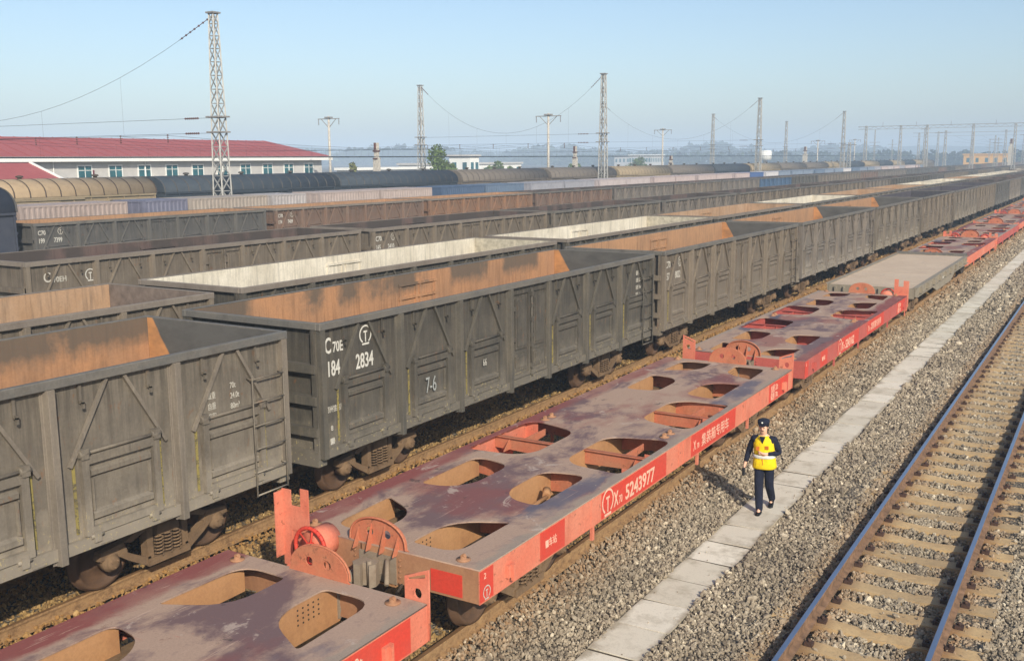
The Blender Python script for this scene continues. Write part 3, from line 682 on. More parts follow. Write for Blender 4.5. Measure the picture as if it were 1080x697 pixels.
def marks_b(p):
    m = M['white']
    text('lettering', 'C', .36, m, p, (XF, .17, 2.63), sx=.62, bold=.006); text('lettering', '70E', .24, m, p, (XF, .36, 2.63), sx=.7, bold=.004)
    text('lettering', '184', .35, m, p, (XF, .20, 2.25), sx=.62, bold=.006); text('lettering', '2834', .35, m, p, (XF, .92, 2.25), sx=.66, bold=.006)
    inst('emblem', EM1, p, (XF, 1.19, 2.80))
    text('lettering', '郑州铁路局', .12, M['white_faint'], p, (XF, .16, 1.66), sx=.7); text('lettering', '8', .12, M['white_faint'], p, (XF, .25, 1.35)); text('lettering', '■', .14, M['white_faint'], p, (XF, .22, 1.12))
    text('lettering', '7-6', .42, M['chalk'], p, (XF+.062, 2.78, 1.46), sx=.62)
    text('lettering', '66', .2, M['white_faint'], p, (XF+.062, 4.72, 1.62), sx=.7)
    for i, q in enumerate(('载重  70t', '自重 23.8t', '容积 77m³', '换长  1.3')): text('lettering', q, .13, M['white_faint'], p, (XF, 12.2, 2.68-.19*i), sx=.6)
def marks_a(p):
    m = M['white_faint']
    for i, (a, c) in enumerate((('载重', '70t'), ('自重', '24.0t'), ('容积', '80m³'), ('', '13x2.9x2'), ('换长', '1.3'))):
        if a: text('lettering', a, .11, m, p, (XF, 11.70, 2.40-.15*i), sx=.7)
        text('lettering', c, .12, m, p, (XF, 12.12 if a else 11.82, 2.48-.15*i), sx=.7)
    for r in (.08,):
        b = MB(); vs = [(0, rr*math.cos(t), rr*math.sin(t)) for t in np.linspace(0, 2*math.pi, 20, endpoint=False) for rr in (.07, .085)]
        b.add(vs, [(2*i, 2*i+1, (2*i+3) % 40, (2*i+2) % 40) for i in range(20)]); b.add([(0, -.04, -.02), (0, .04, -.02), (0, .04, .02), (0, -.04, .02)], [(0, 1, 2, 3)])
        obj('emblem', b, [m], p, (XF, 12.58, 2.07))
def marks_c(a, b_, mt='white_faint', y0=.2):
    def f(p):
        text('lettering', 'C70', .26, M[mt], p, (XF, y0, 2.66), sx=.8, bold=.003); text('lettering', a, .28, M[mt], p, (XF, y0, 2.32), sx=.7, bold=.003); text('lettering', b_, .28, M[mt], p, (XF, y0+.72, 2.32), sx=.7, bold=.003)
        o = inst('emblem', EM3, p, (XF, y0+1.05, 2.78))
    return f
ORD = ['first', 'second', 'third', 'fourth', 'fifth', 'sixth', 'seventh', 'eighth', 'ninth', 'tenth', 'eleventh', 'twelfth', 'thirteenth', 'fourteenth', 'fifteenth', 'sixteenth', 'seventeenth', 'eighteenth', 'nineteenth', 'twentieth',
       'twenty-first', 'twenty-second', 'twenty-third', 'twenty-fourth', 'twenty-fifth', 'twenty-sixth', 'twenty-seventh', 'twenty-eighth', 'twenty-ninth', 'thirtieth', 'thirty-first', 'thirty-second', 'thirty-third', 'thirty-fourth', 'thirty-fifth', 'thirty-sixth']
PITCH_G = 13.97
r1 = [('olive', 'in_orange', 'end_grey', 'rim'), ('dark', 'in_orange', 'end_grey', 'rim'), ('tan', 'in_orange2', 'end_grey', 'rim'), ('grey', 'in_orange2', 'end_grey', 'rim'), ('olive', 'in_orange2', 'end_grey', 'rim'),
      ('tan', 'in_purple', 'end_purple', 'rim'), ('olive', 'in_purple', 'end_purple', 'rim'), ('tan', 'in_purple', 'end_purple', 'rim'), ('slate', 'in_dark', 'end_purple', 'rim'), ('grey', 'in_dark', 'end_purple', 'rim'), ('slate', 'in_dark', 'end_purple', 'rim')]
r1 += [('grey', 'in_dark', 'end_purple', 'rim'), ('slate', 'in_purple', 'end_purple', 'rim')]
CW = {'olive': 'dusty olive grey', 'dark': 'dark grey', 'tan': 'dusty tan grey', 'grey': 'faded grey', 'brown': 'rusty brown', 'slate': 'slate grey', 'orangebrown': 'orange rusted', 'blue': 'faded blue'}
for i, (e, l, n, rm) in enumerate(r1):
    lb = ['dusty olive grey open wagon with orange rusted inside, cut off at the left edge', 'dark grey open wagon lettered C70E 184 2834 with orange rusted inside'][i] if i < 2 else '%s open wagon, %s from the left in the row nearest the red flats' % (CW[e], ORD[i])
    mk = {0: marks_a, 1: marks_b, 2: marks_c('157', '8022', 'white_faint', .22)}.get(i)
    gondola(X1, 11.71+(i-1)*PITCH_G, e, l, n, rm, lb, 'open wagons in the row nearest the red flats', 0 if i < 6 else 1, mk)
r2 = [('tan', 'in_tan', 'end_tan', 'rimbrown'), ('dark', 'in_lime', 'end_lime', 'rimbrown'), ('dark', 'in_lime', 'end_lime', 'rimbrown'), ('dark', 'in_tan', 'end_tan', 'rimbrown'), ('olive', 'in_lime', 'end_tan', 'rim')]
r2 += [rnd.choice([('dark', 'in_lime', 'end_lime', 'rim'), ('olive', 'in_lime', 'end_tan', 'rim'), ('grey', 'in_tan', 'end_tan', 'rim'), ('dark', 'in_dark', 'end_purple', 'rim')]) for _ in range(15)]
IW = {'in_tan': 'tan rusted', 'in_lime': 'white limed', 'in_dark': 'dark', 'in_orange': 'orange rusted', 'in_orange2': 'orange rusted', 'in_purple': 'purple grey'}
for i, (e, l, n, rm) in enumerate(r2):
    gondola(T2, .35+i*PITCH_G-.0, e, l, n, rm, '%s open wagon, %s inside, %s from the left in second row' % (CW[e], IW[l], ORD[i]), 'open wagons in the second row', 0 if i < 3 else (1 if i < 5 else 2))
r3 = ['tan', 'tan', 'tan', 'olive', 'grey']+[rnd.choice(['tan', 'grey', 'olive', 'slate', 'dark']) for _ in range(24)]
def marks_t3(p):
    text('lettering', 'C', .36, M['white_faint'], p, (XF, .5, 2.58), sx=.9, bold=.004); text('lettering', '70EH', .2, M['white_faint'], p, (XF, .78, 2.56), sx=.9, bold=.003); inst('emblem', EM1, p, (XF, 1.9, 2.66)); text('lettering', '70', .22, M['yellowpaint'], p, (XF, 1.78, 2.2))
for i, e in enumerate(r3):
    if i == 0: continue
    gondola(T3, 15.35+(i-1)*PITCH_G, e, 'in_dark', 'end_purple', 'rimbrown' if i < 3 else 'rim', '%s open wagon, %s from the left in the third row' % (CW[e], ORD[i-1]), 'open wagons in the third row', 1 if i < 5 else 2, {1: marks_t3, 2: marks_c('165', '2410', 'white')}.get(i))
r4 = ['slate', 'brown', 'orangebrown', 'brown', 'grey', 'tan', 'grey', 'blue']+[rnd.choice(['brown', 'grey', 'tan', 'slate', 'dark', 'grey']) for _ in range(26)]
for i, e in enumerate(r4):
    l = 'in_orange2' if i < 3 else 'in_dark'
    gondola(T4, 25.3+i*PITCH_G, e, l, 'end_grey' if i < 3 else 'end_purple', 'rimbrown' if i in (1, 2) else 'rim', '%s open wagon, %s inside, %s from left before the containers' % (CW[e], IW[l], ORD[i]), 'open wagons in the fourth row', 1 if i < 4 else 2, {0: marks_c('199', '7399', 'white'), 1: marks_c('174', '7409', 'white')}.get(i))
# ------------------------------------------------------------------ red container flats
def round_poly(pts, rad, n=5):
    out = []; k = len(pts)
    for i in range(k):
        p, a, c = Vector(pts[i]), Vector(pts[i-1]), Vector(pts[(i+1) % k]); r = rad[i] if isinstance(rad, (list, tuple)) else rad
        d1, d2 = (a-p), (c-p); r = min(r, d1.length*.48, d2.length*.48); s, e = p+d1.normalized()*r, p+d2.normalized()*r
        if r < .02: out.append(tuple(p)); continue
        for j in range(n+1): t = j/n; out.append(tuple((1-t)**2*s+2*t*(1-t)*p+t*t*e))
    return out
FL = 12.5; DZ = 1.135; HW = 1.456
hA = round_poly([(.28, .30), (.95, .28), (.98, 1.48), (.28, 1.12)], [.1, .3, .08, .45])
hB = round_poly([(.28, 2.55), (.52, 2.22), (.97, 2.16), (.97, 3.68), (.28, 3.52)], [.3, .3, .15, .3, .25])
hC = round_poly([(.28, 4.32), (.52, 4.02), (1.34, 3.94), (1.34, 6.02), (.28, 5.7)], [.3, .3, .15, .35, .35])
mir = lambda h, o=.0: [(x, FL-y+o) for x, y in h]
flipx = lambda h: [(-x, y) for x, y in h]
def deck_mesh():
    cu = bpy.data.curves.new('deck', 'CURVE'); cu.dimensions = '2D'; cu.fill_mode = 'BOTH'; cu.extrude = .008
    right = [hA, hB, hC, mir(hC, .2), mir(hB, .2), mir(hA, .05)]; left = [hA, hB, hC, mir(hB, .2), mir(hA, .05)]
    for pl in [[(-HW+.002, .0), (HW-.002, .0), (HW-.002, FL), (-HW+.002, FL)]]+right+[flipx(h) for h in left]:
        sp = cu.splines.new('POLY'); sp.points.add(len(pl)-1); sp.use_cyclic_u = True
        for i, (x, y) in enumerate(pl): sp.points[i].co = (x, y, 0, 1)
    me = curve_mesh(cu, 'deck', M['deck']); me.transform(Matrix.Translation((0, 0, DZ-.008))); return me
DECK = deck_mesh()
FM = {}
def build_fm():
    for s, k in ((-1, 'L'), (1, 'R')):
        b = MB(); x0, x1 = sorted((s*(HW-.016), s*HW)); b.box(x0, x1, 0, FL, .715, DZ-.018)
        a = sorted((s*(HW-.017), s*(HW-.12))); b.box(a[0], a[1], .02, FL-.02, .715, .731)
        # paint seams and small fittings on the sill
        for yy in (2.78, 5.95, 6.15, 9.2, 9.32): b.box(*sorted((s*HW, s*(HW+.006))), yy, yy+.02, .73, DZ-.03)
        for yy in (.62, 11.8): b.box(*sorted((s*HW, s*(HW+.05))), yy-.07, yy+.07, .84, .99); b.box(*sorted((s*(HW+.05), s*(HW+.09))), yy-.02, yy+.02, .80, 1.0)
        for yy in np.arange(.9, 12, .85): b.box(*sorted((s*(HW-.017), s*(HW-.25))), yy-.006, yy+.006, .74, DZ-.03)
        for yy in (2.9, 6.9, 9.6): b.box(*sorted((s*(HW-.06), s*(HW-.02))), yy-.03, yy+.03, .5, .714)
        FM['sill'+k] = b.mesh('side_sill', [M['salmon']])
        b = MB(); c0, c1 = sorted((s*.245, s*.26)); b.box(c0, c1, .0, FL, .66, DZ-.018)
        n = 0
        for yc in (.55, 12.0):
            for i in range(5):
                for j in range(4): b.tube((s*.262, yc-.16+i*.08, .88+j*.055), (s*.266, yc-.16+i*.08, .88+j*.055), .012, 6, 1)
        FM['web'+k] = b.mesh('centre_sill_web', [M['tan_in'], M['bogie_dark']])
        b = MB()
        for (ya, yb) in ((.2, 1.6), (2.1, 3.75), (8.85, 10.6), (11.1, 12.3)): b.box(*sorted((s*.985, s*.997)), ya, yb, .80, DZ-.018)
        FM['stringer'+k] = b.mesh('stringer', [M['tan_in']])
    b = MB(); b.box(-.244, .244, 0, FL, .66, .675); FM['bottom'] = b.mesh('centre_sill_bottom', [M['tan_in']])
    def cross(b, y, lo, s0=.262, s1=1.435):
        for s in (-1, 1): b.prism([(s*s0, DZ-.02), (s*s1, DZ-.02), (s*s1, DZ-.28), (s*s0, lo)], 'y', y-.007, y+.007); b.box(*sorted((s*s0, s*s1)), y-.06, y+.06, DZ-.03, DZ-.018)
    for s, k in ((-1, 'L'), (1, 'R')):
        b = MB(); b.prism([(s*.262, DZ-.02), (s*1.435, DZ-.02), (s*1.435, DZ-.28), (s*.262, .74)], 'y', -.007, .007); b.box(*sorted((s*.262, s*1.435)), -.06, .06, DZ-.03, DZ-.018); FM['cross'+k] = b.mesh('cross_bearer', [M['orange_in']])
    for s, k in ((-1, 'L'), (1, 'R')):
        b = MB(); b.prism([(s*.262, DZ-.03), (s*1.435, DZ-.03), (s*1.435, DZ-.24), (s*.262, DZ-.27)], 'y', -.008, .008); b.box(*sorted((s*.262, s*1.435)), -.05, .05, DZ-.042, DZ-.03)
        b.prism([(.008, DZ-.05), (.8, DZ-.05), (.8, DZ-.16), (.008, DZ-.22)], 'x', s*.92-.008, s*.92+.008)
        b.prism([(.008, DZ-.24), (.2, DZ-.24), (.008, DZ-.06)], 'x', s*.6-.008, s*.6+.008); b.prism([(-.008, DZ-.24), (-.2, DZ-.24), (-.008, DZ-.06)], 'x', s*1.15-.008, s*1.15+.008)
        FM['brace'+k] = b.mesh('brace', [M['orange_in']])
    b = MB(); b.tube((.5, 2.3, .8), (.5, 3.3, .86), .03, 8); b.tube((.5, 3.25, .86), (.42, 3.4, .9), .06, 10); b.bar((.6, .5, .78), (.52, 2.35, .80), .04, .03); FM['rod1'] = b.mesh('brake_rod', [M['tan_in']])
    b = MB(); b.tube((-.7, 4.2, .74), (-.7, 5.5, .74), .13, 12); FM['res'] = b.mesh('air_reservoir', [M['bogie']])
    b = MB(); b.tube((.62, 5.0, .75), (.62, 8.5, .76), .02, 6); b.tube((.62, 7.1, .74), (.62, 7.7, .74), .10, 12); b.box(.5, .75, 8.2, 8.5, .66, .8); FM['cyl'] = b.mesh('brake_cylinder', [M['bogie']])
    b = MB(); b.tube((-.9, .3, .72), (-.9, 12.2, .74), .018, 6); FM['pipe'] = b.mesh('brake_pipe', [M['bogie']])
    for nm, y, t in (('end0', 0, -1), ('end1', FL, 1)):
        b = MB(); ya = sorted((y, y-t*.016)); 
        for s in (-1, 1): b.box(*sorted((s*.27, s*(HW-.018))), ya[0], ya[1], .72, DZ-.018)
        b.box(-.27, .27, ya[0], ya[1], 1.02, DZ-.018)
        b.box(-.27, -.2, ya[0], ya[1], .68, 1.02); b.box(.2, .27, ya[0], ya[1], .68, 1.02)
        for s in (-1, 1):
            for j in range(5): b.tube((s*.34, y, .74+j*.07), (s*.34, y+t*.022, .74+j*.07), .014, 6)
        FM[nm] = b.mesh('end_sill', [M['endtan']])
        # half-round stop with two lightening holes, built as ring of plate with ribs behind
        b = MB(); Y = y-t*.03
        cu = bpy.data.curves.new('stop', 'CURVE'); cu.dimensions = '2D'; cu.fill_mode = 'BOTH'; cu.extrude = .008
        arc = [(.42*math.cos(a), .02+.32*math.sin(a)**.8) for a in np.linspace(0, math.pi, 17)]
        loops = [arc+[(-.45, .0), (.45, .0)]]+[[(cx+.055*math.cos(a), .15+.055*math.sin(a)) for a in np.linspace(0, 2*math.pi, 13)[:-1]] for cx in (-.13, .13)]
        for pl in loops:
            sp = cu.splines.new('POLY'); sp.points.add(len(pl)-1); sp.use_cyclic_u = True
            for i, (a, c) in enumerate(pl): sp.points[i].co = (a, c, 0, 1)
        me = curve_mesh(cu, 'end_stop', M['orange_in']); me.transform(Matrix.Rotation(R(90), 4, 'X')); me.transform(Matrix.Translation((0, Y, DZ))); FM['stop'+nm[-1]] = me
        b = MB()
        for cx in (-.3, -.1, .1, .3): h = .26 if abs(cx) < .2 else .17; b.prism([(y-t*.02, DZ+.0), (y-t*.02, DZ+h), (y+t*.10, DZ-.06), (y+t*.02, DZ-.06)], 'x', cx-.006, cx+.006)
        b.path([(.42*math.cos(a), y+t*.0, DZ+.02+.32*math.sin(a)**.8) for a in np.linspace(0, math.pi, 17)], .014, 6)
        FM['rib'+nm[-1]] = b.mesh('stop_rib', [M['orange_in']])
    # upright corner stands at opposite corners
    b = MB(); b.box(-1.47, -1.32, -.06, -.045, .62, 1.62); b.box(-1.16, -1.03, -.06, -.045, .95, 1.66); b.box(-1.32, -1.16, -.06, -.045, 1.1, 1.42)
    b.box(-1.47, -1.03, -.045, -.018, .9, 1.13); b.box(-1.47, -1.455, -.20, -.06, .75, 1.6); b.bar((-1.40, -.06, .62), (-1.40, -.06, .45), .05, .03)
    FM['stand0'] = b.mesh('corner_stand', [M['salmon']])
    b = MB()
    y0 = FL+.022
    outer = [(1.16, .72), (1.47, .72), (1.47, 1.50), (1.16, 1.38)]
    cu = bpy.data.curves.new('stand', 'CURVE'); cu.dimensions = '2D'; cu.fill_mode = 'BOTH'; cu.extrude = .012
    for pl in (outer, [(1.33+.05*math.cos(a), 1.22+.06*math.sin(a)) for a in np.linspace(0, 2*math.pi, 13)[:-1]], [(1.20, 1.34), (1.43, 1.41), (1.43, 1.45), (1.20, 1.365)]):
        sp = cu.splines.new('POLY'); sp.points.add(len(pl)-1); sp.use_cyclic_u = True
        for i, (a, c) in enumerate(pl): sp.points[i].co = (a, c, 0, 1)
    me = curve_mesh(cu, 'corner_stand', M['salmon']); me.transform(Matrix.Rotation(R(90), 4, 'X')); me.transform(Matrix.Translation((0, y0, 0))); FM['stand1'] = me
    # hand brake: drum with spoked wheel, on a bracket at the near left
    b = MB(); c = Vector((-.80, -.30, 1.06))
    b.lathe(c+Vector((0, .05, 0)), 'y', [(0, .02), (0, .19), (.30, .20), (.30, .02)], 20); b.box(-.92, -.66, -.10, .0, .80, 1.05); b.prism([(-1.1, .72), (-.98, .72), (-.92, 1.1), (-1.1, 1.1)], 'y', -.06, -.02)
    FM['drum'] = b.mesh('hand_brake_drum', [M['salmon']])
    b = MB(); n = 24; b.path([(c.x+.235*math.cos(2*math.pi*i/n), c.y, c.z+.235*math.sin(2*math.pi*i/n)) for i in range(n+1)], .026, 8)
    for i in range(6): a = 2*math.pi*i/6+.3; b.tube(c, (c.x+.235*math.cos(a), c.y, c.z+.235*math.sin(a)), .013, 6)
    b.lathe(c, 'y', [(-.06, .02), (-.05, .055), (.03, .06), (.05, .02)], 12); b.tube(c, c+Vector((0, .1, 0)), .03, 8)
    FM['hwheel'] = b.mesh('hand_brake_wheel', [M['redpatch']])
    # container locks
    b = MB(); b.lathe((0, 0, DZ), 'z', [(0, .085), (.012, .085), (.013, .04), (.04, .035), (.045, .02)], 14); b.prism([(-.035, DZ+.04), (.035, DZ+.04), (.012, DZ+.07), (-.012, DZ+.07)], 'y', -.022, .022)
    FM['lock'] = b.mesh('container_lock', [M['endtan']])
    b = MB(); b.box(HW, HW+.004, 0, 1, .735, DZ-.03); FM['patch'] = b.mesh('red_panel', [M['redpatch']])
    b = MB(); b.box(.78, 1.22, -.005, -.001, .75, 1.02); FM['patche'] = b.mesh('red_panel', [M['redpatch']])
build_fm()
def flat(y, rot, label, full=True, num=('5243977',), mats=None, z=0):
    rz = math.pi if rot else 0; y0 = y if not rot else y+FL
    t = empty('container_flat_wagon', (0, y0, 0), rz, label=label, cat='flat wagon', group='red container flats'); 
    S, O = (M['salmon'], M['orange_in']) if not mats else (M[mats[0]], M[mats[1]])
    inst('deck', DECK, t)
    for k in 'LR':
        sm = [S] if not mats else [S]
        inst('side_sill', FM['sill'+k], t, mats=sm); inst('centre_sill_web', FM['web'+k], t, mats=[M['tan_in']]); inst('stringer', FM['stringer'+k], t)
    inst('centre_sill_bottom', FM['bottom'], t); 
    for k in 'LR':
        for yy in (1.85, 3.82, 6.35, 8.80, 10.85): inst('cross_bearer', FM['cross'+k], t, (0, yy, 0), mats=[O])
        for yy in (4.95, 7.75): inst('brace', FM['brace'+k], t, (0, yy, 0), mats=[O])
    inst('brake_rod', FM['rod1'], t); inst('air_reservoir', FM['res'], t); inst('brake_cylinder', FM['cyl'], t); inst('brake_pipe', FM['pipe'], t)
    for q in '01':
        inst('end_sill', FM['end'+q], t, mats=[M['endtan'] if not mats else S]); st = inst('end_stop', FM['stop'+q], t); inst('stop_rib', FM['rib'+q], st); inst('corner_stand', FM['stand'+q], t).scale = (1, 1, 1 if full else .85)
    d = inst('hand_brake_drum', FM['drum'], t); inst('hand_brake_wheel', FM['hwheel'], d)
    for yy in (.16, 6.12, 6.36, FL-.16):
        for xx in (-1.13, 1.13): inst('container_lock', FM['lock'], t, (xx, yy, 0))
    for yy, fl in ((0, 0), (FL, math.pi)): inst('coupler', COUP, t, (0, yy, 0), fl); inst('brake_hose', HOSE, t, (0, yy, 0), fl)
    bogie(t, 1.75, full); bogie(t, FL-1.75, full)
    if full:
        # red number panels on the side that faces the path
        def local(yw): return (0, yw, 0) if not rot else None
        for (a, c) in ((.0, .28), (1.38, 2.02), (3.1, 5.42), (6.5, 8.75), (10.85, 12.2)):
            p = inst('red_panel', FM['patch'], t); p.scale = (1, c-a, 1)
            if not rot: p.location = (0, a, 0)
            else: p.rotation_euler = (0, 0, math.pi); p.location = (0, FL-a, 0)
            tx = 'container'
            def T(s, size, yy, zz, sx, mt='creamtext', bold=0.):
                if not rot: o = text('lettering', s, size, M[mt], t, (HW+.0055, yy, zz), sx=sx, bold=bold)
                else: o = text('lettering', s, size, M[mt], t, (-HW-.0055, FL-yy, zz), sx=sx, bold=bold); o.rotation_euler = (R(90), 0, R(-90))
                return o
            if a == 3.1:
                T('X', .30, 3.50, .80, .62, bold=.006); T('70', .17, 3.66, .80, .7); T(num[0], .31, 3.88, .79, .98 if not rot else .9, bold=.006)
                if not rot: inst('emblem', EM2, t, (HW+.0055, 3.30, .945))
                else: inst('emblem', EM2, t, (-HW-.0055, FL-3.3, .945), math.pi)
            if a == 6.5: T('X', .24, 6.6, .82, .7); T('70', .14, 6.76, .82, .8); T('集装箱专用车', .24, 6.98, .82, .98)
            if a == 1.38: T('■车站', .13, 1.5, .87, .8)
            if a == .0: T('2', .1, .08, 1.0, 1.); inst('emblem', EM3, t, (HW+.0055, .14, .83), 0).scale = (1, .6, .6) if not rot else (1, .6, .6)
            if a == 10.85: T('自重 22t', .17, 10.95, .93, .8); T('载重 70t', .17, 10.95, .77, .8)
        if not rot: inst('red_panel', FM['patche'], t)
    return t
flat(8.905-13.5, False, 'red container flat wagon cut off at the bottom left corner', num=('5241186',))
flat(8.905, False, 'red container flat wagon lettered X70 5243977 with six openings along one side')
flat(22.45, True, 'red container flat wagon coupled directly before the grey flat wagon', num=('5243162',), mats=('red2', 'red2'))
for i in range(6):
    flat(49.9+i*13.47, i % 2 == 0, 'faded red container flat, %s beyond the grey flat wagon' % ORD[i], False, mats=('salmon', 'red2') if i % 2 == 0 else ('red2', 'red2'))
# grey flat wagon
gf = empty('grey_flat_wagon', (0, 36.35, 0), label='grey flat wagon with worn plank deck between red flats', cat='flat wagon')
GFL = 13.0
b = MB()
for i in range(60): b.box(-1.44, 1.44, .03+i*.2157, .03+i*.2157+.21, 1.16, 1.21+rnd.uniform(-.004, .004))
obj('deck', b, [M['planks']], gf)
for s in (-1, 1):
    b = MB(); x0, x1 = sorted((s*1.46, s*1.50)); b.prism([(0, 1.22), (GFL, 1.22), (GFL, .92), (9.6, .92), (8.3, .62), (4.7, .62), (3.4, .92), (0, .92)], 'x', x0, x1)
    b.box(*sorted((s*1.40, s*1.55)), 0, GFL, 1.222, 1.245); b.box(*sorted((s*1.50, s*1.58)), 0, GFL, .92, .94)
    obj('side_sill', b, [M['greyflat']], gf)
    for i in range(9): yy = .8+i*1.42; b = MB(); b.box(*sorted((s*1.50, s*1.60)), yy-.07, yy+.07, .98, 1.18); obj('stake_pocket', b, [M['greyflat']], gf)
b = MB(); b.box(-.2, .2, .02, GFL-.02, .72, 1.15); obj('centre_sill', b, [M['bogie_dark']], gf)
for yy, t in ((0, -1), (GFL, 1)):
    b = MB(); b.box(-1.45, 1.45, *sorted((yy, yy-t*.02)), .85, 1.215)
    for i in range(9): xx = -1.2+i*.3; b.box(xx-.03, xx+.03, *sorted((yy, yy+t*.07)), .92, 1.15)
    obj('end_sill', b, [M['greyflat']], gf)
b = MB(); b.box(-1.5, 1.5, GFL-.08, GFL+.02, 1.216, 1.34); obj('end_board', b, [M['slate']], gf)
for yy, fl in ((0, 0), (GFL, math.pi)): inst('coupler', COUP, gf, (0, yy, 0), fl)
bogie(gf, 2.0); bogie(gf, GFL-2.0)
text('lettering', 'N17', .24, M['white'], gf, (1.502, 5.2, .85)); text('lettering', '5062', .24, M['white'], gf, (1.502, 6.0, .85))
# ------------------------------------------------------------------ container train
CC = [(37, (160, 143, 134), 'tan pink'), (39.5, (109, 109, 125), 'violet blue'), (44, (156, 144, 132), 'beige'), (51, (166, 159, 156), 'pale grey pink'), (52.5, (119, 119, 133), 'violet'), (66, (168, 152, 144), 'dusty pink'),
      (68.5, (69, 87, 112), 'deep blue'), (78, (93, 109, 129), 'faded blue'), (88, (144, 143, 149), 'lilac grey'), (104, (175, 163, 160), 'pale pink'), (138, (175, 158, 153), 'dusty pink'), (143, (65, 90, 136), 'bright blue'), (152, (188, 184, 183), 'off white'), (172, (115, 127, 143), 'blue grey')]
def contmat(i, c): return weather('container_paint', c, tuple(min(255, v+14) for v in c), tuple(v*.8 for v in c), 1.2, rough=.6)
cmats = [contmat(i, c[1]) for i, c in enumerate(CC)]
def cont_meshes(L):
    W, H = 2.44, 2.59; b = MB()
    n = int(L/.28)
    for s in (-1, 1):
        x = s*W/2; pts = []
        for i in range(n):
            y = -L/2+.12+i*(L-.24)/n; p = (L-.24)/n
            pts += [(x-s*.004, y), (x-s*.004, y+p*.35), (x-s*.036, y+p*.5), (x-s*.036, y+p*.85)]
        pts.append((x-s*.004, L/2-.12)); k = len(pts)
        vs = [(a, c, .16) for a, c in pts]+[(a, c, H-.1) for a, c in pts]; b.add(vs, [(i, i+1, k+i+1, k+i) for i in range(k-1)])
    b.box(-W/2+.05, W/2-.05, -L/2+.1, L/2-.1, H-.04, H-.012); b.box(-W/2+.05, W/2-.05, -L/2+.1, L/2-.1, .05, .16); b.box(-W/2+.08, W/2-.08, L/2-.06, L/2-.03, .16, H-.1)
    body = b.mesh('body', [cmats[0]])
    f = MB()
    for sx in (-1, 1):
        f.box(*sorted((sx*W/2, sx*(W/2-.05))), -L/2+.1, L/2-.1, 0.0, .158, 0); f.box(*sorted((sx*W/2, sx*(W/2-.06))), -L/2+.1, L/2-.1, H-.098, H, 0)
        for sy in (-1, 1): f.box(*sorted((sx*W/2, sx*(W/2-.12))), *sorted((sy*L/2, sy*(L/2-.115))), 0, H+.006, 0)
    for sy in (-1, 1): f.box(-W/2+.12, W/2-.12, *sorted((sy*L/2, sy*(L/2-.1))), H-.11, H-.005, 0); f.box(-W/2+.12, W/2-.12, *sorted((sy*L/2, sy*(L/2-.1))), 0, .15, 0)
    frame = f.mesh('frame', [cmats[0]])
    d = MB()
    for s in (-1, 1):
        d.box(*sorted((s*.01, s*(W/2-.12))), -L/2+.03, -L/2+.06, .155, H-.115)
        for q in (.3, .85): d.tube((s*q, -L/2+.01, .1), (s*q, -L/2+.01, H-.06), .016, 6)
    return body, frame, d.mesh('door', [cmats[0]])
C20, C10 = cont_meshes(6.06), cont_meshes(2.99)
fb = MB(); fb.box(-1.4, 1.4, 0, 13.0, .90, 1.005)
for s in (-1, 1): fb.box(*sorted((s*1.40, s*1.44)), 0, 13, .7, 1.01)
fb.box(-.2, .2, 0, 13, .65, .90); FB = fb.mesh('deck', [M['orange_in']])
nc = {}
def container(y, L=6.06):
    c = next((k for k in range(len(CC)) if y < CC[k][0]), None)
    if c is None: c = [9, 13, 10, 13, 8, 12, 10, 7][int(y/6.2*1.7) % 8]
    q = C20 if L > 4 else C10; nm = CC[c][2]; nc[nm] = nc.get(nm, 0)+1
    t = empty('shipping_container', (T5, y, 1.01), label='%s corrugated container on a flat wagon, %s of its colour from the left' % (nm, ORD[nc[nm]-1]), cat='container', group='containers on the flat wagons')
    for n_, me in zip(('body', 'frame', 'door'), q): inst(n_, me, t, mats=[cmats[c]])
    if nc[nm] == 1 and nm in ('tan pink', 'violet blue', 'dusty pink'): text('lettering', {'tan pink': 'TBJU', 'violet blue': '中国铁路', 'dusty pink': 'TBGU'}[nm], .5, M['white'], t, (1.2225, 1.6 if nm == 'tan pink' else (-1.0 if L < 4 else -.3), 1.3), sx=.8)
y = 22.0
for i in range(19):
    t = empty('container_flat_wagon', (T5, y, 0), label='flat wagon under containers, %s from the left of the container row' % ORD[i], cat='flat wagon', group='flat wagons carrying the containers')
    inst('deck', FB, t); bogie(t, 2.0, False); bogie(t, 11.0, False)
    if i == 1: container(y+1.55+.0, 2.99); container(y+6.15); container(y+11.1, 2.99)
    else: container(y+3.35); container(y+9.65)
    y += 13.6
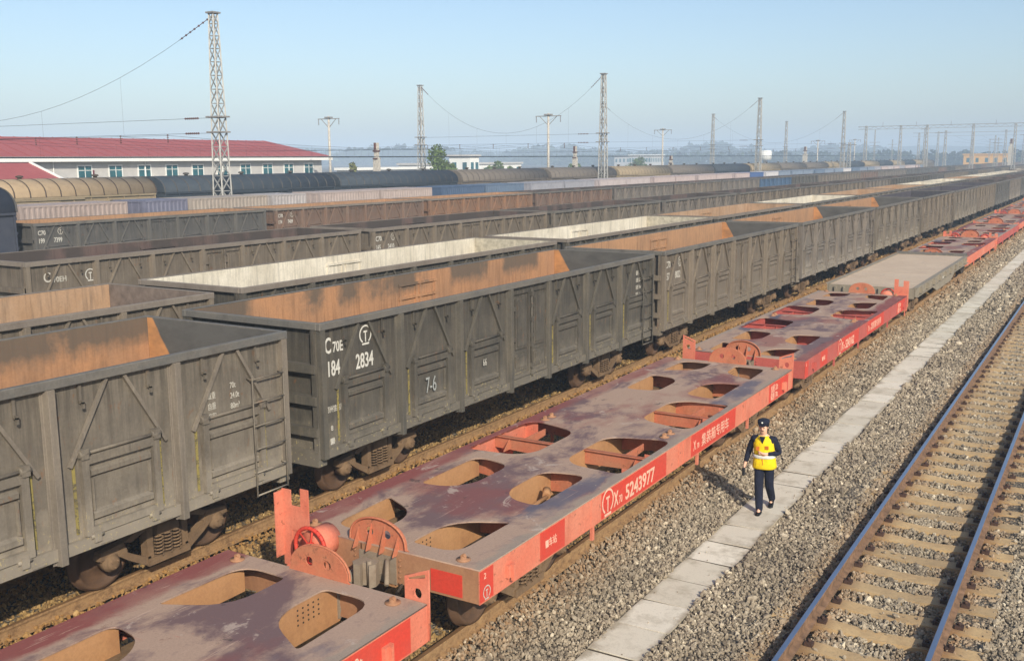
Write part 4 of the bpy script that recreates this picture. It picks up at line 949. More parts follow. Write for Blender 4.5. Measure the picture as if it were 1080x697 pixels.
# ------------------------------------------------------------------ arched roof box cars
BL, BW = 16.4, 1.52
def boxcar_meshes():
    b = MB()
    b.box(-BW, BW, 0, BL, 1.05, 3.66, 0)
    for i in range(15):
        yy = .06+i*(BL-.12)/14
        if 6.6 < yy < 9.8: continue
        for s in (-1, 1): b.box(*sorted((s*BW, s*(BW+.06))), yy-.04, yy+.04, 1.05, 3.6, 0)
    for s in (-1, 1): b.box(*sorted((s*(BW-.01), s*(BW+.10))), 0, BL, 3.55, 3.68, 0); b.box(*sorted((s*(BW-.01), s*(BW+.05))), 0, BL, .9, 1.12, 0)
    for yy, t in ((0, -1), (BL, 1)):
        for z in (1.6, 2.2, 2.8, 3.4): b.box(-BW, BW, *sorted((yy, yy+t*.06)), z-.05, z+.05, 0)
    body = b.mesh('wall', [M['dark']])
    r = MB(); n = 14; rr = []
    for i in range(n+1):
        a = math.pi*i/n; rr.append(((BW+.12)*math.cos(a), 3.67+1.02*math.sin(a)**.8))
    k = n+1; vs = [(x, -.06, z) for x, z in rr]+[(x, BL+.06, z) for x, z in rr]
    r.add(vs, [(i, i+1, k+i+1, k+i) for i in range(n)], 0, True); r.add(vs, [tuple(range(k)), tuple(range(k, 2*k))], 0)
    for j in range(18):
        yy = .0+j*BL/17; vs = [(x*1.012, yy-.04, 3.67+(z-3.67)*1.03) for x, z in rr]+[(x*1.012, yy+.04, 3.67+(z-3.67)*1.03) for x, z in rr]
        r.add(vs, [(i, i+1, k+i+1, k+i) for i in range(n)], 1, True)
    for yy in (3.2, 8.2, 13.2): r.lathe((0, yy, 4.66), 'z', [(0, .12), (.1, .12), (.12, .22), (.2, .2), (.24, .05)], 12, 1)
    roof = r.mesh('roof', [M['dark'], M['dark']])
    doors = []
    for s in (-1, 1):
        d = MB(); d.box(*sorted((s*(BW+.01), s*(BW+.05))), 0, 1.43, 1.1, 3.42)
        for z in (1.3, 2.25, 3.2): d.box(*sorted((s*(BW+.05), s*(BW+.075))), .05, 1.38, z-.05, z+.05)
        w_ = MB(); w_.box(*sorted((s*(BW+.0), s*(BW+.05))), 0, .8, 2.85, 3.35)
        r2_ = MB(); r2_.box(*sorted((s*(BW+.05), s*(BW+.12))), 5.2, 11.2, 3.46, 3.54)
        doors.append((d.mesh('sliding_door', [M['dark']]), w_.mesh('window', [M['slate']]), r2_.mesh('door_rail', [M['dark']])))
    return body, roof, doors
BC = boxcar_meshes()
M['boxtan'] = weather('tan_box_car_paint', (158, 140, 112), (140, 126, 100), (120, 106, 88)); M['rooftan'] = weather('tan_roof_paint', (176, 152, 120), (160, 138, 108), (140, 120, 96))
M['boxblack'] = weather('blue_black_box_paint', (52, 62, 72), (64, 70, 76), (44, 50, 58)); M['boxgrey'] = weather('brown_grey_box_paint', (104, 96, 88), (120, 110, 98), (86, 80, 74))
M['ribdark'] = plain('dark_roof_rib', (84, 70, 58)); M['navy'] = weather('navy_box_paint', (60, 64, 76), (72, 74, 82), (52, 54, 62))
bc = [('boxtan', 'rooftan', 'tan'), ('boxblack', 'boxblack', 'blue black'), ('boxblack', 'boxblack', 'blue black'), ('boxgrey', 'boxgrey', 'brown grey')]+[rnd.choice([('boxgrey', 'boxgrey', 'brown grey'), ('boxgrey', 'boxgrey', 'brown grey'), ('boxtan', 'boxtan', 'tan'), ('boxblack', 'boxblack', 'blue black')]) for _ in range(15)]
def boxcar(x, y, a, r, w_, label, group='arched roof box cars'):
    t = empty('box_car', (x, y, 0), label=label, cat='box car', group=group)
    inst('wall', BC[0], t, mats=[M[a]]); inst('roof', BC[1], t, mats=[M[r], M['ribdark'] if a == 'boxtan' else M['dark'] if a == 'boxgrey' else M['slate']]); [(inst('sliding_door', d_, t, (0, yy, 0), mats=[M[a]]), inst('window', w2, t, (0, yw, 0))) for d_, w2, r_ in BC[2] for yy, yw in ((6.75, 2.6), (8.22, 13.0))]; [inst('door_rail', q[2], t, mats=[M[a]]) for q in BC[2]]
    bogie(t, 3.0, False); bogie(t, BL-3.0, False); return t
for i, (a, r, n_) in enumerate(bc):
    boxcar(T6, 43.75-17.1+.35+i*17.1, a, r, n_, '%s box car with ribbed arched roof, %s from the left in its row' % (n_, ORD[i]))
boxcar(T4, 24.55-BL, 'navy', 'navy', 'navy', 'dark navy box car cut off at the left edge before the orange lined wagon', None)
# ------------------------------------------------------------------ station buildings
M['wallwhite'] = plain('pale_render', (192, 188, 182), .9, 0, .08, 1.2); M['roofred'] = weather('red_roof_sheet', (160, 74, 70), (172, 90, 84), (142, 64, 60), .5, rough=.6)
M['trim'] = plain('white_trim', (236, 234, 226), .7, 0, .05); M['glass'] = plain('teal_window_glass', (44, 104, 112), .12, 0, .3, .6); M['doorred'] = plain('dark_red_door', (120, 40, 52))
bl = empty('station_building', (-90, 61, -.4), label='long pale building with a red hipped roof and teal windows', cat='building')
y0, y1, D_, ez, rz_ = -42, 49.3, 13, 6.15, 8.75
b = MB(); b.box(-D_, 0, y0, y1-1.2, 0, ez); obj('wall', b, [M['wallwhite']], bl)
b = MB(); o = .9
pr = [(o, y0, ez+.42), (o, y1, ez+.42), (-D_-o, y1, ez+.42), (-D_-o, y0, ez+.42), (-D_/2, y0, rz_), (-D_/2, y1-5.5, rz_)]
b.add(pr, [(0, 1, 5, 4), (1, 2, 5), (2, 3, 4, 5), (3, 0, 4), (0, 3, 2, 1)])
for i in range(60):
    yy = y0+i*1.55
    if yy < y1-5.6: b.bar((o, yy, ez+.45), (-D_/2, yy, rz_+.03), .06, .04)
obj('roof', b, [M['roofred']], bl)
b = MB(); b.box(-D_-o, o+.05, y0, y1+.05, ez-.12, ez+.41); obj('eave', b, [M['trim']], bl)
for i in range(-6, 17):
    yy = 20.9-1.5+ (i-6)*0 + i*3.95-9.6
    if not (y0+2 < yy < y1-3): continue
    if i < 0: continue
    for zz in (4.05, .9):
        f = MB(); f.box(-.02, .06, yy-.95, yy+.95, zz-.1, zz+1.62); fo = obj('window', f, [M['trim']], bl)
        p = MB(); p.box(.05, .075, yy-.80, yy+.80, zz+.05, zz+1.48); obj('pane', p, [M['glass']], fo)
        q = MB(); q.box(.06, .10, yy-.04, yy+.04, zz+.05, zz+1.48); q.box(.06, .10, yy-.8, yy+.8, zz+1.0, zz+1.06); q.box(0, .14, yy-1.0, yy+1.0, zz-.16, zz-.1); obj('frame', q, [M['trim']], fo)
b = MB(); b.box(0, .05, 13.0, 14.4, 2.4, 5.1); b.box(0, .05, 9.8, 11, 2.6, 5.1); obj('door', b, [M['doorred']], bl)
b = MB(); b.box(0, .9, 16.5, 19.6, 3.3, 4.3); obj('awning', b, [M['wallwhite']], bl)
b = MB(); b.box(.01, .06, 22.4, 49.3-1.2, 3.55, 3.9)
for yy in np.arange(6, 48, 11.8): b.tube((.1, yy, 0), (.1, yy, ez), .05, 6)
obj('cornice', b, [M['trim']], bl)
b = MB(); b.add([(.3, 27.2+35, 1.3)], []) 
sb = empty('low_annex', (-80, 61, -.4), label='low building with a plain red gable roof at the left edge', cat='building')
b = MB(); b.box(-8, 0, -40, -.9, 0, 4.2); obj('wall', b, [M['wallwhite']], sb)
b = MB(); pr = [(.6, -40, 4.2), (.6, 0, 4.2), (-8.6, 0, 4.2), (-8.6, -40, 4.2), (-4, -40, 5.95), (-4, -.6, 5.95)]; b.add(pr, [(0, 1, 5, 4), (1, 2, 5), (2, 3, 4, 5), (3, 0, 4), (0, 3, 2, 1)]); obj('roof', b, [M['roofred']], sb)
b = MB(); b.bar((.62, .03, 4.25), (-4, -.55, 6.0), .3, .12); obj('verge', b, [M['trim']], sb)
# distant low buildings
def shed(x, y, wx, wy, h, wall, roof, label, name='distant_building', windows=0):
    t = empty(name, (x, y, -.4), label=label, cat='building'); b = MB(); b.box(-wx/2, wx/2, -wy/2, wy/2, 0, h); obj('wall', b, [wall], t)
    b = MB(); b.box(-wx/2-.4, wx/2+.4, -wy/2-.4, wy/2+.4, h, h+.5); obj('roof', b, [roof], t)
    for i in range(windows):
        yy = -wy/2+(i+.5)*wy/windows; p = MB(); p.box(wx/2, wx/2+.06, yy-.6, yy+.6, h*.5, h*.8); obj('window', p, [M['glass']], t)
        q = MB(); xx = -wx/2+(i+.5)*wx/windows; q.box(xx-.6, xx+.6, -wy/2-.06, -wy/2, h*.5, h*.8); obj('window', q, [M['glass']], t)
shed(-130, 205, 6, 4, 6.6, M['trim'], M['wallwhite'], 'small white house behind the big tree beyond the box cars', windows=2)
shed(-150, 235, 6, 52, 4.6, M['trim'], M['wallwhite'], 'long low white building beyond the brown grey box cars', windows=12)
shed(-125, 168, 4, 26, 4.0, M['wallwhite'], M['trim'], 'long white wall like shed right of the red roofed building', windows=6)
shed(-237, 560, 14, 20, 7.5, M['wallwhite'], M['trim'], 'hazy white hall on the horizon right of the second tall mast', windows=8)
shed(-262, 600, 16, 30, 7, M['wallwhite'], M['wallwhite'], 'pale hazy shed just left of the hazy white hall on the horizon', windows=6)
M['ochre'] = plain('ochre_wall', (226, 172, 92), .9, 0, .1)
shed(-46, 505, 19, 12, 6.6, M['ochre'], M['ochre'], 'ochre yellow building on the horizon at the right', windows=5)
b = MB(); b.lathe((0, 0, 0), 'z', [(0, .5), (5.2, .5), (5.3, 2.0), (8.0, 2.1), (8.2, 1.6), (8.3, .3)], 18)
obj('water_tank', b, [M['trim']], None, (-92, 322, -.4), label='round white water tank beside the third tall mast', cat='water tank')
# ------------------------------------------------------------------ masts, poles and wires
M['galv'] = plain('galvanised_steel', (176, 174, 168), .55, .3, .15, 3); M['polegrey'] = plain('pole_grey', (150, 146, 142), .7); M['wire'] = plain('wire', (70, 76, 84), .5, .5); M['insul'] = plain('brown_insulator', (108, 72, 64), .3); M['concrete'] = plain('pole_concrete', (206, 198, 184), .9)
def lattice(H, wb, wt, panels):
    b = MB(); W = lambda z: (wb+(wt-wb)*z/H)/2
    cs = [(-1, -1), (1, -1), (1, 1), (-1, 1)]
    for sx, sy in cs: b.bar((sx*W(0), sy*W(0), 0), (sx*W(H), sy*W(H), H), .085, .085)
    zs = [H*(1-(1-i/panels)**1.12) for i in range(panels+1)]
    for i in range(panels):
        z0, z1 = zs[i], zs[i+1]
        for k in range(4):
            a, c = cs[k], cs[(k+1) % 4]; 
            b.bar((a[0]*W(z0), a[1]*W(z0), z0), (c[0]*W(z1), c[1]*W(z1), z1), .055, .055); b.bar((c[0]*W(z0), c[1]*W(z0), z0), (a[0]*W(z1), a[1]*W(z1), z1), .055, .055) if i % 2 == 0 or z0 < 6 else None
            b.bar((a[0]*W(z1), a[1]*W(z1), z1), (c[0]*W(z1), c[1]*W(z1), z1), .045, .045)
    return b
LM = lattice(15.6, .98, .40, 17).mesh('lattice_frame', [M['galv']]); LS = lattice(13.8, .9, .4, 13).mesh('lattice_frame', [M['galv']])
b = MB()
for z in (8.9, 7.9): b.box(-.75, .6, -.45, .45, z, z+.1)
b.box(-.35, .35, -.35, .35, 15.6, 15.7); BR = b.mesh('bracket', [M['polegrey']])
def ins_mb(p, q, n=7):
    p, q = Vector(p), Vector(q); b = MB(); b.tube(p, q, .022, 6)
    for i in range(n): c = p+(q-p)*(i+.5)/n; d = (q-p).normalized()*.025; b.tube(c-d, c+d, .07, 8)
    return b
LB = [('tallest lattice mast before the red roofed building', -44.9, 48.5), ('second tall lattice mast in the near mast row', -44.9, 107), ('third tall lattice mast in the near mast row', -44.9, 165.5), ('fourth tall lattice mast in the near mast row', -44.9, 224)]
for lb, x, y in LB+[('slim lattice mast in the far mast row left of the big tree', -73, 109.7), ('second mast of the far mast row', -72.5, 219.5), ('third and most distant mast of the far mast row', -72.5, 277)]:
    t = empty('lattice_mast', (x, y, -.4), label=lb, cat='mast', group='lattice catenary masts'); inst('lattice_frame', LM if x > -60 else LS, t).scale = (1, 1, 1) if x > -60 else (1, 1, 15.6/13.8); inst('bracket', BR, t)
def sag(p, q, drop, n=24):
    p, q = Vector(p), Vector(q); return [p+(q-p)*(i/n)-Vector((0, 0, 4*drop*(i/n)*(1-i/n))) for i in range(n+1)]
M['wirelt'] = M['wire']
for i, (ya, yb) in enumerate(((48.5, 51), (107, 109.7), (165.5, 164.5), (224, 219.5))):
    t = empty('headspan', (-59, ya, 0), label='sagging cross span of wires left of the %s tall mast' % ORD[i], cat='wires', group='cross spans between the mast rows')
    off = Vector((59, -ya, 0)); A = Vector((-45.1, ya, 15.0)); B = Vector((-72.8, yb, 15.0)) if i else Vector((-104, 50, 15.0))
    b = MB(); pts = [p+off for p in sag(A, B, 6.2)]; b.path(pts, .012, 4)
    for z in (8.5, 7.5): b.path([Vector((-45.3, ya, z))+off, Vector((-72.6 if i else -104, yb, z))+off], .012, 4)
    for k in (4, 8, 12, 16, 20): b.path([pts[k], Vector((pts[k].x, pts[k].y, 7.5))], .006, 4)
    obj('wire', b, [M['wire']], t)
    obj('insulator', ins_mb(pts[0]*.97+pts[2]*.03, pts[1]*.7+pts[2]*.3), [M['insul']], t); obj('insulator', ins_mb(pts[-1], pts[-2]), [M['insul']], t)
    for z in (8.5, 7.5): obj('insulator', ins_mb(Vector((-46.8, ya, z))+off, Vector((-48.2, ya, z))+off), [M['insul']], t)
    for xx in (-50, -55, -60, -65, -70): obj('insulator', ins_mb(Vector((xx, ya, 7.5))+off, Vector((xx, ya, 6.9))+off, 4), [M['insul']], t)
for i, x in enumerate((-50, -55, -60, -65, -70, -75)):
    b = MB(); y0_ = -30
    for a, c in zip((-30, 48.5, 107, 165.5, 224, 290), (48.5, 107, 165.5, 224, 290, 420)):
        ps = sag((x, a, 7.4), (x, c, 7.4), .8, 8); b.path(ps, .010, 4)
        for p in ps[1:-1]: b.path([p, (x, p.y, 5.95)], .005, 3)
    b.path([(x, -30, 5.95), (x, 420, 5.95)], .010, 4)
    obj('catenary_wire', b, [M['wire']], None, label='catenary wire running along the far tracks, %s of six side by side' % ORD[i], cat='wires', group='overhead catenary wires')
def tpole(x, y, H, label):
    t = empty('power_pole', (x, y, -.4), label=label, cat='pole', group='power poles with crossarms'); b = MB(); b.tube((0, 0, 0), (0, 0, H+.4), .19, 10, 0, .13); obj('post', b, [M['concrete']], t)
    b = MB(); b.box(-1.8, 1.8, -.05, .05, H, H+.1); b.bar((-1.2, 0, H), (0, 0, H-1.1), .06, .06); b.bar((1.2, 0, H), (0, 0, H-1.1), .06, .06); b.box(-.5, .5, -.25, .25, H+.14, H+.3); obj('crossarm', b, [M['polegrey']], t)
    for xx in (-1.7, 1.7): obj('insulator', ins_mb((xx, 0, H), (xx, 0, H-.7), 5), [M['insul']], t)
for x, y, H, lb in ((-80.8, 100.4, 11.2, 'power pole at the right end of the red roofed building'), (-54.3, 110.8, 11.2, 'power pole between the far mast and the second tall mast'), (-68.1, 180.2, 11.2, 'power pole right of the second tall mast'), (-66, 330, 11.2, 'small power pole right of the water tank'), (-60, 262, 10, 'power pole midway between the third and fourth tall masts')): tpole(x, y, H, lb)
def cpole(x, y, H, label, w_=.33):
    t = empty('signal_post', (x, y, -.4), label=label, cat='post', group='white signal posts'); b = MB(); b.prism([(-w_, -w_*.6), (w_, -w_*.6), (w_, w_*.6), (-w_, w_*.6)], 'z', 0, H*.8); b.box(-w_*.6, w_*.6, -.2, .2, H*.8, H); obj('post', b, [M['concrete']], t)
    b = MB(); b.box(-w_*.9, w_*.9, -.30, .30, H*.785, H*.8); b.box(-w_*.8, w_*.8, -.3, .3, H*.88, H*.9); b.box(-w_*.35, w_*.35, -.30, -.2, H*.91, H*1.0); obj('lamp_head', b, [M['insul']], t)
cpole(-60, 84, 7.8, 'white concrete signal post left of the far mast'); cpole(-60, 128.9, 7.8, 'white concrete signal post left of the second tall mast'); cpole(-58, 243, 8.5, 'white signal post between the third and fourth tall masts', .5)
cpole(-21.6, 330, 11, 'white signal tower beside the ochre building at the right edge', .7); cpole(-63, 172, 6.5, 'short white signal post right of the second tall mast', .4)
# gantry across the far end of the yard
t = empty('cross_gantry', (0, 270, -.4), label='long wire gantry on lattice columns spanning the far tracks at the right', cat='gantry')
for x in (-50, -41.6, -35.4, -24.9, -15.7, -6.9, 12): inst('column', LS, t, (x, rnd.uniform(-1, 1)*0, 0))
b = MB(); b.bar((-52, 0, 13.6), (16, 0, 13.9), .12, .12); b.bar((-52, 0, 12.9), (16, 0, 13.1), .07, .07); 
for i in range(34): x = -52+i*2; b.bar((x, 0, 13.6), (x+1, 0, 12.95), .05, .05); b.bar((x+1, 0, 12.95), (x+2, 0, 13.6), .05, .05)
obj('beam', b, [M['polegrey']], t)
for x in (-46, -38, -30, -20, -11): obj('insulator', ins_mb((x, 0, 14.6), (x, 0, 13.8), 4), [M['insul']], t)
for i, (x, y, H) in enumerate(((-47, 340, 15), (-35.3, 300, 13), (-24.6, 345, 14), (-24.6, 410, 14), (-15.6, 380, 14), (-52, 400, 15), (-13, 460, 14), (-41.5, 215, 9))):
    t = empty('lattice_mast', (x, y, -.4), label='hazy lattice mast in the cluster behind the gantry, %s from the left' % ORD[[1, 3, 6, 5, 7, 2, 8, 0][i]], cat='mast', group='lattice catenary masts'); inst('lattice_frame', LS, t).scale = (1, 1, H/13.8)
    b = MB(); b.box(-1.4, 1.4, -.06, .06, H-.6, H-.45); obj('crossarm', b, [M['polegrey']], t)
for i, (x, y) in enumerate(((-22.9, 300), (-13.6, 305), (-9, 345), (-30, 380), (-20, 430), (-2, 420), (-41, 460), (-60, 330), (-66, 390), (-28, 520), (-14, 540), (3, 500))):
    t = empty('lattice_mast', (x, y, -.4), label='thin hazy mast far down the yard, %s of the cluster round the gantries' % ORD[i], cat='mast', group='far thin masts'); inst('lattice_frame', LS, t).scale = (.6, .6, (11.5+(i*37 % 5)*.7)/13.8)
    b = MB(); b.box(-1.6, 1.6, -.05, .05, 10.4, 10.5); b.box(-1.2, 1.2, -.05, .05, 9.4, 9.5); obj('crossarm', b, [M['polegrey']], t)
t = empty('cross_gantry', (0, 360, -.4), label='second, more distant wire gantry behind the first at the right', cat='gantry')
for x in (-52, -35.4, -20, -4, 18): inst('column', LS, t, (x, 0, 0))
b = MB(); b.bar((-54, 0, 13.7), (22, 0, 13.9), .1, .1); b.bar((-54, 0, 12.6), (22, 0, 12.8), .05, .05); obj('beam', b, [M['polegrey']], t)
for i, x in enumerate((-29, -23, -16.5, -11.5, -5, 0, 6)):
    b = MB(); 
    for a in range(5): b.path(sag((x, 270+a*60, 10.6), (x, 330+a*60, 10.6), .8, 6), .012, 3)
    b.path([(x, 270, 9.2), (x, 570, 9.2)], .012, 3)
    obj('catenary_wire', b, [M['wire']], None, label='thin wire strung beyond the gantry, %s from the left at the right edge' % ORD[i], cat='wires', group='wires beyond the gantry')
# ------------------------------------------------------------------ trees, woods, hills
M['leaf'] = plain('green_leaves', (104, 124, 66), .8, 0, .45, 1.5); M['leaf2'] = plain('olive_leaves', (132, 134, 78), .8, 0, .4, 1.5); M['bark'] = plain('bark', (90, 76, 60), .9); M['wood_far'] = plain('far_woods_leaves', (62, 78, 52), .9, 0, .5, .08)
def leaves(b, c, rad, n, size, seed):
    q = np.random.default_rng(seed)
    cl = [(Vector(q.normal(0, .45, 3)), q.uniform(.22, .42)) for _ in range(14)]
    for i in range(n):
        k, r = cl[i % len(cl)]; d = Vector(q.normal(0, 1, 3)).normalized()*r*q.uniform(.5, 1.05)
        p = Vector(((k.x+d.x)*rad[0], (k.y+d.y)*rad[1], (k.z+d.z)*rad[2]))+Vector(c)
        u = Vector(q.normal(0, 1, 3)).normalized(); v = u.cross(Vector(q.normal(0, 1, 3))).normalized(); s = size*q.uniform(.6, 1.4)
        b.add([p-u*s, p+v*s*.6, p+u*s, p-v*s*.6], [(0, 1, 2, 3)])
def tree(x, y, H, wr, label, mat, n=2600, seed=1):
    t = empty('tree', (x, y, -.4), label=label, cat='tree', group='trees beyond the box cars'); b = MB(); b.tube((0, 0, 0), (.2, 0, H*.45), .22, 8, 0, .14)
    for k in range(6): a = k*1.05; b.tube((.15, 0, H*(.28+.03*k)), (wr*.6*math.cos(a), wr*.6*math.sin(a), H*(.55+.05*k)), .08, 6, 0, .03)
    obj('trunk', b, [M['bark']], t); b = MB(); leaves(b, (0, 0, H*.62), (wr, wr, H*.42), n, .22, seed); tr = obj('crown', b, [M[mat]], t)
tree(-70, 108.8, 7.0, 3.2, 'bushy green tree beyond the box cars, nearest and largest of the row', 'leaf', 3000, 3)
tree(-90, 157, 6.0, 2.6, 'green tree left of the power pole with low white buildings behind', 'leaf', 2600, 5)
tree(-75, 99.4, 5.0, 1.2, 'small olive green tree right of the white signal post', 'leaf2', 1500, 8)
tree(-95, 195, 5.4, 2.2, 'low dark tree left of the second tall mast', 'leaf', 1500, 9); tree(-110, 262, 6.4, 4, 'low wide tree left of the third tall mast', 'leaf', 1800, 12)
def wood(name, xs_, f, label, seed, n, size):
    q = np.random.default_rng(seed); b = MB()
    for (x, y, h, r) in f:
        m = n
        d = q.normal(0, 1, (m, 3)); d /= np.linalg.norm(d, axis=1)[:, None]; d *= q.uniform(.75, 1.05, (m, 1))
        for k in range(m):
            p = Vector((x+d[k, 0]*r, y+d[k, 1]*r, -.4+h*.5+d[k, 2]*h*.5)); u = Vector(q.normal(0, 1, 3)).normalized(); v = u.cross(Vector((0.3, .2, 1))).normalized(); s = size*q.uniform(.6, 1.3)
            b.add([p-u*s, p+v*s, p+u*s, p-v*s], [(0, 1, 2, 3)])
    tag(obj(name, b, [M['wood_far']]), label, 'woodland', kind='stuff')
q = np.random.default_rng(77)
f1 = []
for i in range(330):
    x = q.uniform(-520, 260); y = 640+q.uniform(0, 60)-x*.35; f1.append((x, y, q.uniform(6, 10.5), q.uniform(5, 9)))
wood('far_woodland', None, f1, 'low band of dark trees along the horizon at the end of the yard', 5, 70, 1.6)
f2 = []
for i in range(420):
    s = q.random(); x = -1150+s*900; y = 560+s*760+q.uniform(-40, 60); big = 15+11*max(0, math.sin(s*17+1))*max(0, math.sin(s*7.3+.6))+5*math.sin(s*41); f2.append((x, y, max(8, big)+q.uniform(-3, 4), q.uniform(8, 15)))
wood('distant_woodland', None, f2, 'hazy blue wooded rise far beyond the buildings', 6, 70, 3.2)
hb = MB(); nn = 90; vs = []
for i in range(nn+1):
    s = i/nn; x = -1650+s*2300; y = 1350+s*800; h = 20+9*math.sin(s*9+.5)+6*math.sin(s*23)+3*math.sin(s*57); vs += [(x, y-90, -.5), (x, y, h), (x, y+120, -.5)]
hb.add(vs, [f for i in range(nn) for f in ((3*i, 3*i+1, 3*i+4, 3*i+3), (3*i+1, 3*i+2, 3*i+5, 3*i+4))], 0, True); structure('hills', hb, [M['wood_far']])
# ------------------------------------------------------------------ person on the path
M['skin'] = plain('skin', (226, 178, 150), .6, 0, .05); M['navycloth'] = plain('navy_cloth', (30, 34, 52), .9, 0, .25, 12); M['vest'] = plain('yellow_vest', (250, 214, 20), .75, 0, .12, 9); M['silver'] = plain('reflective_band', (222, 224, 214), .4, 0, .05); M['vorange'] = plain('orange_strip', (232, 132, 50), .7)
M['shoe'] = plain('black_shoe', (24, 24, 26), .5); M['hair'] = plain('black_hair', (22, 18, 18), .7); M['paper'] = plain('dark_case', (30, 32, 36), .5)
def skin(name, vs, es, rad, mat, parent=None, sub=2, root=0, extra=None):
    me = bpy.data.meshes.new(name); me.from_pydata([Vector(v) for v in vs], es, []); o = bpy.data.objects.new('tmp', me); COL.objects.link(o)
    sk = o.modifiers.new('s', 'SKIN'); o.modifiers.new('d', 'SUBSURF').levels = sub
    if not me.skin_vertices: me.attributes  # layer comes with the modifier
    bm = bmesh.new(); bm.from_mesh(me); ly = bm.verts.layers.skin.verify(); bm.verts.ensure_lookup_table()
    for i, v in enumerate(bm.verts):
        r = rad[i]; v[ly].radius = r if isinstance(r, tuple) else (r, r); v[ly].use_root = (i == root)
    bm.to_mesh(me); bm.free()
    dg = bpy.context.evaluated_depsgraph_get(); dg.update(); m2 = bpy.data.meshes.new_from_object(o.evaluated_get(dg)); bpy.data.objects.remove(o)
    m2.materials.clear(); m2.materials.append(mat); m2.name = name
    if extra:
        bm = bmesh.new(); bm.from_mesh(m2)
        for e in extra: bm.from_mesh(e)
        bm.to_mesh(m2); bm.free()
    for p in m2.polygons: p.use_smooth = True
    return inst(name, m2, parent)
def hand_chain(vs, es, rad, wrist, d, side, curl):
    """palm and five fingers rooted at vertex index wrist"""
    d = Vector(d).normalized(); s = Vector(side).normalized(); nrm = d.cross(s).normalized(); w0 = Vector(vs[wrist]); pi = len(vs); vs.append(w0+d*.05); rad.append((.03, .018)); es.append((wrist, pi))
    for k, (o_, L) in enumerate(((-.027, .062), (-.009, .072), (.009, .068), (.026, .054))):
        a = w0+d*.085+s*o_; i0 = len(vs); vs += [a, a+(d+nrm*curl*.4)*L*.5, a+(d*(1-curl*.5)+nrm*curl)*L]; rad += [.0095, .0085, .007]; es += [(pi, i0), (i0, i0+1), (i0+1, i0+2)]
    i0 = len(vs); vs += [w0+d*.03-s*.04, w0+d*.07-s*.055+nrm*.01]; rad += [.012, .009]; es += [(wrist, i0), (i0, i0+1)]
pr_ = empty('person', (2.5, 16.25, -.245), R(4), label='person in dark cap, yellow vest and navy uniform walking on the path', cat='person')
vs = [(0, 0, .90), (0, -.01, 1.05), (0, 0, 1.22), (0, .0, 1.34), (0, -.015, 1.42), (0, -.03, 1.48), (0, -.035, 1.55), (0, -.03, 1.615),
      (-.17, 0, 1.325), (-.285, .05, 1.08), (-.34, -.03, .85), (.17, 0, 1.325), (.25, .05, 1.07), (.06, -.16, 1.10),
      (-.085, 0, .86), (-.075, -.15, .48), (-.05, -.24, .10), (.085, 0, .86), (.075, .0, .47), (.06, .28, .16), (-.05, -.35, .04), (.06, .17, .05)]
rad = [(.13, .10), (.12, .09), (.14, .10), (.12, .08), .05, (.068, .076), (.078, .092), (.066, .076), .052, .040, .026, .052, .040, .026, .08, .055, .038, .08, .055, .038, (.035, .03), (.035, .03)]
es = [(0, 1), (1, 2), (2, 3), (3, 4), (4, 5), (5, 6), (6, 7), (3, 8), (8, 9), (9, 10), (3, 11), (11, 12), (12, 13), (0, 14), (14, 15), (15, 16), (0, 17), (17, 18), (18, 19), (16, 20), (19, 21)]
hand_chain(vs, es, rad, 10, (-.25, -.25, -1), (0, 1, -.2), .35); hand_chain(vs, es, rad, 13, (-1, -.15, .1), (0, -.2, 1), .6)
fx = []
b = MB(); b.prism([(-.01, 1.555), (.01, 1.555), (.014, 1.525), (-.014, 1.525)], 'y', -.128, -.09)
for s in (-1, 1): b.lathe((s*.078, -.03, 1.55), 'x', [(-.008, .012), (0, .024), (.008, .012)], 8)
fx.append(b.mesh('f'))
body = skin('body', vs, es, rad, M['skin'], pr_, extra=fx)
b = MB()
for s in (-1, 1): b.lathe((s*.03, -.117, 1.562), 'y', [(-.006, .004), (0, .011), (.006, .004)], 8)
b.box(-.022, .022, -.112, -.10, 1.502, 1.508); obj('face_detail', b, [M['hair']], pr_)
# jacket and sleeves, trousers
vj = [(0, 0, .86), (0, 0, 1.04), (0, 0, 1.2), (0, .005, 1.33), (0, 0, 1.395), (-.18, .0, 1.325), (-.29, .05, 1.08), (-.335, -.025, .87), (.18, 0, 1.325), (.265, .05, 1.065), (.085, -.145, 1.095)]
skin('jacket', vj, [(0, 1), (1, 2), (2, 3), (3, 4), (3, 5), (5, 6), (6, 7), (3, 8), (8, 9), (9, 10)], [(.135, .10), (.145, .105), (.155, .115), (.14, .10), (.062, .062), (.07, .075), .058, .045, (.07, .075), .058, .045], M['navycloth'], pr_)
vt = [(0, 0, .92), (-.088, 0, .84), (-.075, -.15, .48), (-.05, -.255, .025), (.088, 0, .84), (.075, .0, .47), (.06, .305, .075)]
skin('trousers', vt, [(0, 1), (1, 2), (2, 3), (0, 4), (4, 5), (5, 6)], [(.13, .10), (.11, .105), .085, .068, (.11, .105), .085, .068], M['navycloth'], pr_)
def loft(rings, n=28, m=0, closed=False):
    b = MB(); vs = []
    for (cx, cy, z, rx_, ry_) in rings:
        for i in range(n): a = 2*math.pi*i/n; vs.append((cx+rx_*math.copysign(abs(math.cos(a))**.8, math.cos(a)), cy+ry_*math.copysign(abs(math.sin(a))**.8, math.sin(a)), z))
    for j in range(len(rings)-1):
        b.add(vs, [(j*n+i, j*n+(i+1) % n, (j+1)*n+(i+1) % n, (j+1)*n+i) for i in range(n)], m, True)
    return b
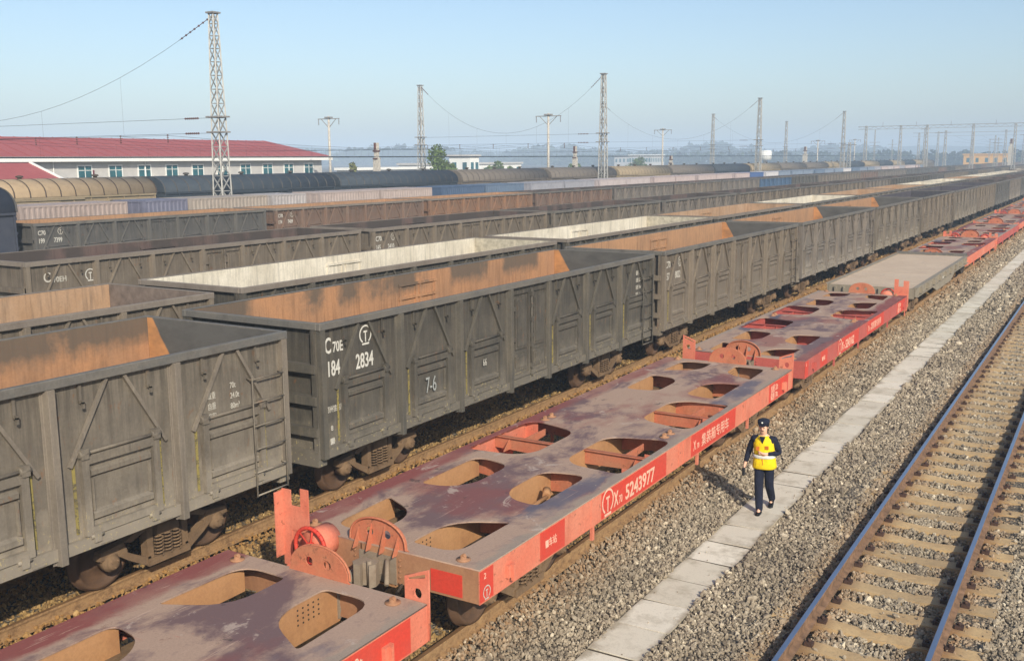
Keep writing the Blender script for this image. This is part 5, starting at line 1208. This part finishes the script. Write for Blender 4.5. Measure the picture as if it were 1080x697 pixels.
v = loft([(0, 0, .80, .212, .162), (0, 0, .83, .214, .164), (0, 0, .95, .196, .150), (0, 0, 1.05, .180, .136), (0, 0, 1.2, .186, .140), (0, 0, 1.27, .186, .135), (0, .0, 1.335, .165, .115), (0, .0, 1.375, .12, .09), (0, .0, 1.40, .085, .072)])
vo = obj('vest', v, [M['vest']], pr_); so = vo.modifiers.new('s', 'SOLIDIFY'); so.thickness = .012
v = loft([(0, 0, 1.00, .198, .152), (0, 0, 1.005, .202, .156), (0, 0, 1.055, .198, .153), (0, 0, 1.06, .192, .148)]); obj('reflective_band', v, [M['silver']], vo)
b = MB(); b.box(-.115, -.055, -.152, -.138, 1.15, 1.22); b.box(.05, .11, -.152, -.138, 1.18, 1.24); b.box(-.006, .006, -.158, -.14, .88, 1.0); obj('strip', b, [M['vorange']], vo)
b = MB(); b.prism([(-.05, 1.40), (.05, 1.40), (0, 1.27)], 'y', -.138, -.10); obj('shirt_opening', b, [M['navycloth']], pr_)
cap = MB(); cap.v = []
cp = loft([(0, -.015, 1.612, .096, .108), (0, -.015, 1.65, .106, .116), (0, -.017, 1.685, .10, .11), (0, -.015, 1.705, .06, .066), (0, -.015, 1.71, .005, .005)], 24); 
co = obj('cap', cp, [M['navycloth']], pr_); b = MB(); b.add([(-.08, -.09, 1.622), (-.055, -.145, 1.610), (0, -.158, 1.606), (.055, -.145, 1.610), (.08, -.09, 1.622), (-.08, -.09, 1.612), (-.055, -.145, 1.60), (0, -.158, 1.596), (.055, -.145, 1.60), (.08, -.09, 1.612)], [(0, 1, 2, 3, 4), (5, 6, 7, 8, 9), (0, 1, 6, 5), (1, 2, 7, 6), (2, 3, 8, 7), (3, 4, 9, 8)]); obj('peak', b, [M['navycloth']], co)
b = MB(); b.lathe((0, -.125, 1.66), 'y', [(-.01, .008), (0, .02), (.02, .02)], 10); obj('badge', b, [M['silver']], co)
hb_ = loft([(0, .02, 1.47, .066, .058), (0, .015, 1.54, .086, .080), (0, .0, 1.62, .092, .096)], 20); obj('hair', hb_, [M['hair']], pr_)
for (x, y, z, a) in ((-.05, -.285, 0, .12), (.06, .235, .035, .55)):
    b = MB(); sole = [(-.042, -.14), (-.02, -.165), (.02, -.165), (.042, -.14), (.045, -.03), (.036, .11), (-.036, .11), (-.045, -.03)]
    b.prism(sole, 'z', 0, .028); b.prism([(q_[0]*.9, q_[1]*.93) for q_ in sole], 'z', .028, .062); b.prism([(-.036, -.02), (.036, -.02), (.034, .1), (-.034, .1)], 'z', .062, .11)
    s = obj('shoe', b, [M['shoe']], pr_, (x, y, z)); s.rotation_euler = (a, 0, 0) if a > .3 else (0, 0, 0); bevel(s, .012)
b = MB(); b.box(-.02, .02, -.05, .05, -.12, .03); wt = obj('radio_case', b, [M['paper']], None, (0, 0, 0), label='small dark case held in the lowered hand of the person', cat='case')
bevel(wt, .015); wt.matrix_world = Matrix.Translation((2.5, 16.25, -.245)) @ Matrix.Rotation(R(4), 4, 'Z') @ Matrix.Scale(.94, 4) @ Matrix.Translation((-.395, -.10, .735))
pr_.scale = (.94, .94, .94); pr_.rotation_euler = (R(2), R(-2.5), R(4))
# ------------------------------------------------------------------ haze
hm = bpy.data.materials.new('haze'); hm.use_nodes = True; t_ = hm.node_tree; t_.nodes.clear(); mo = t_.nodes.new('ShaderNodeOutputMaterial'); pv = t_.nodes.new('ShaderNodeVolumePrincipled')
pv.inputs['Color'].default_value = (.66, .82, 1, 1); pv.inputs['Density'].default_value = HAZE; pv.inputs['Anisotropy'].default_value = -.2
t_.links.new(pv.outputs[0], mo.inputs['Volume'])
b = MB(); b.box(-2050, 1250, -80, 2650, -1.5, 46); tag(obj('haze', b, [hm], None), 'pale blue daylight haze lying over the whole yard', 'haze', kind='stuff')
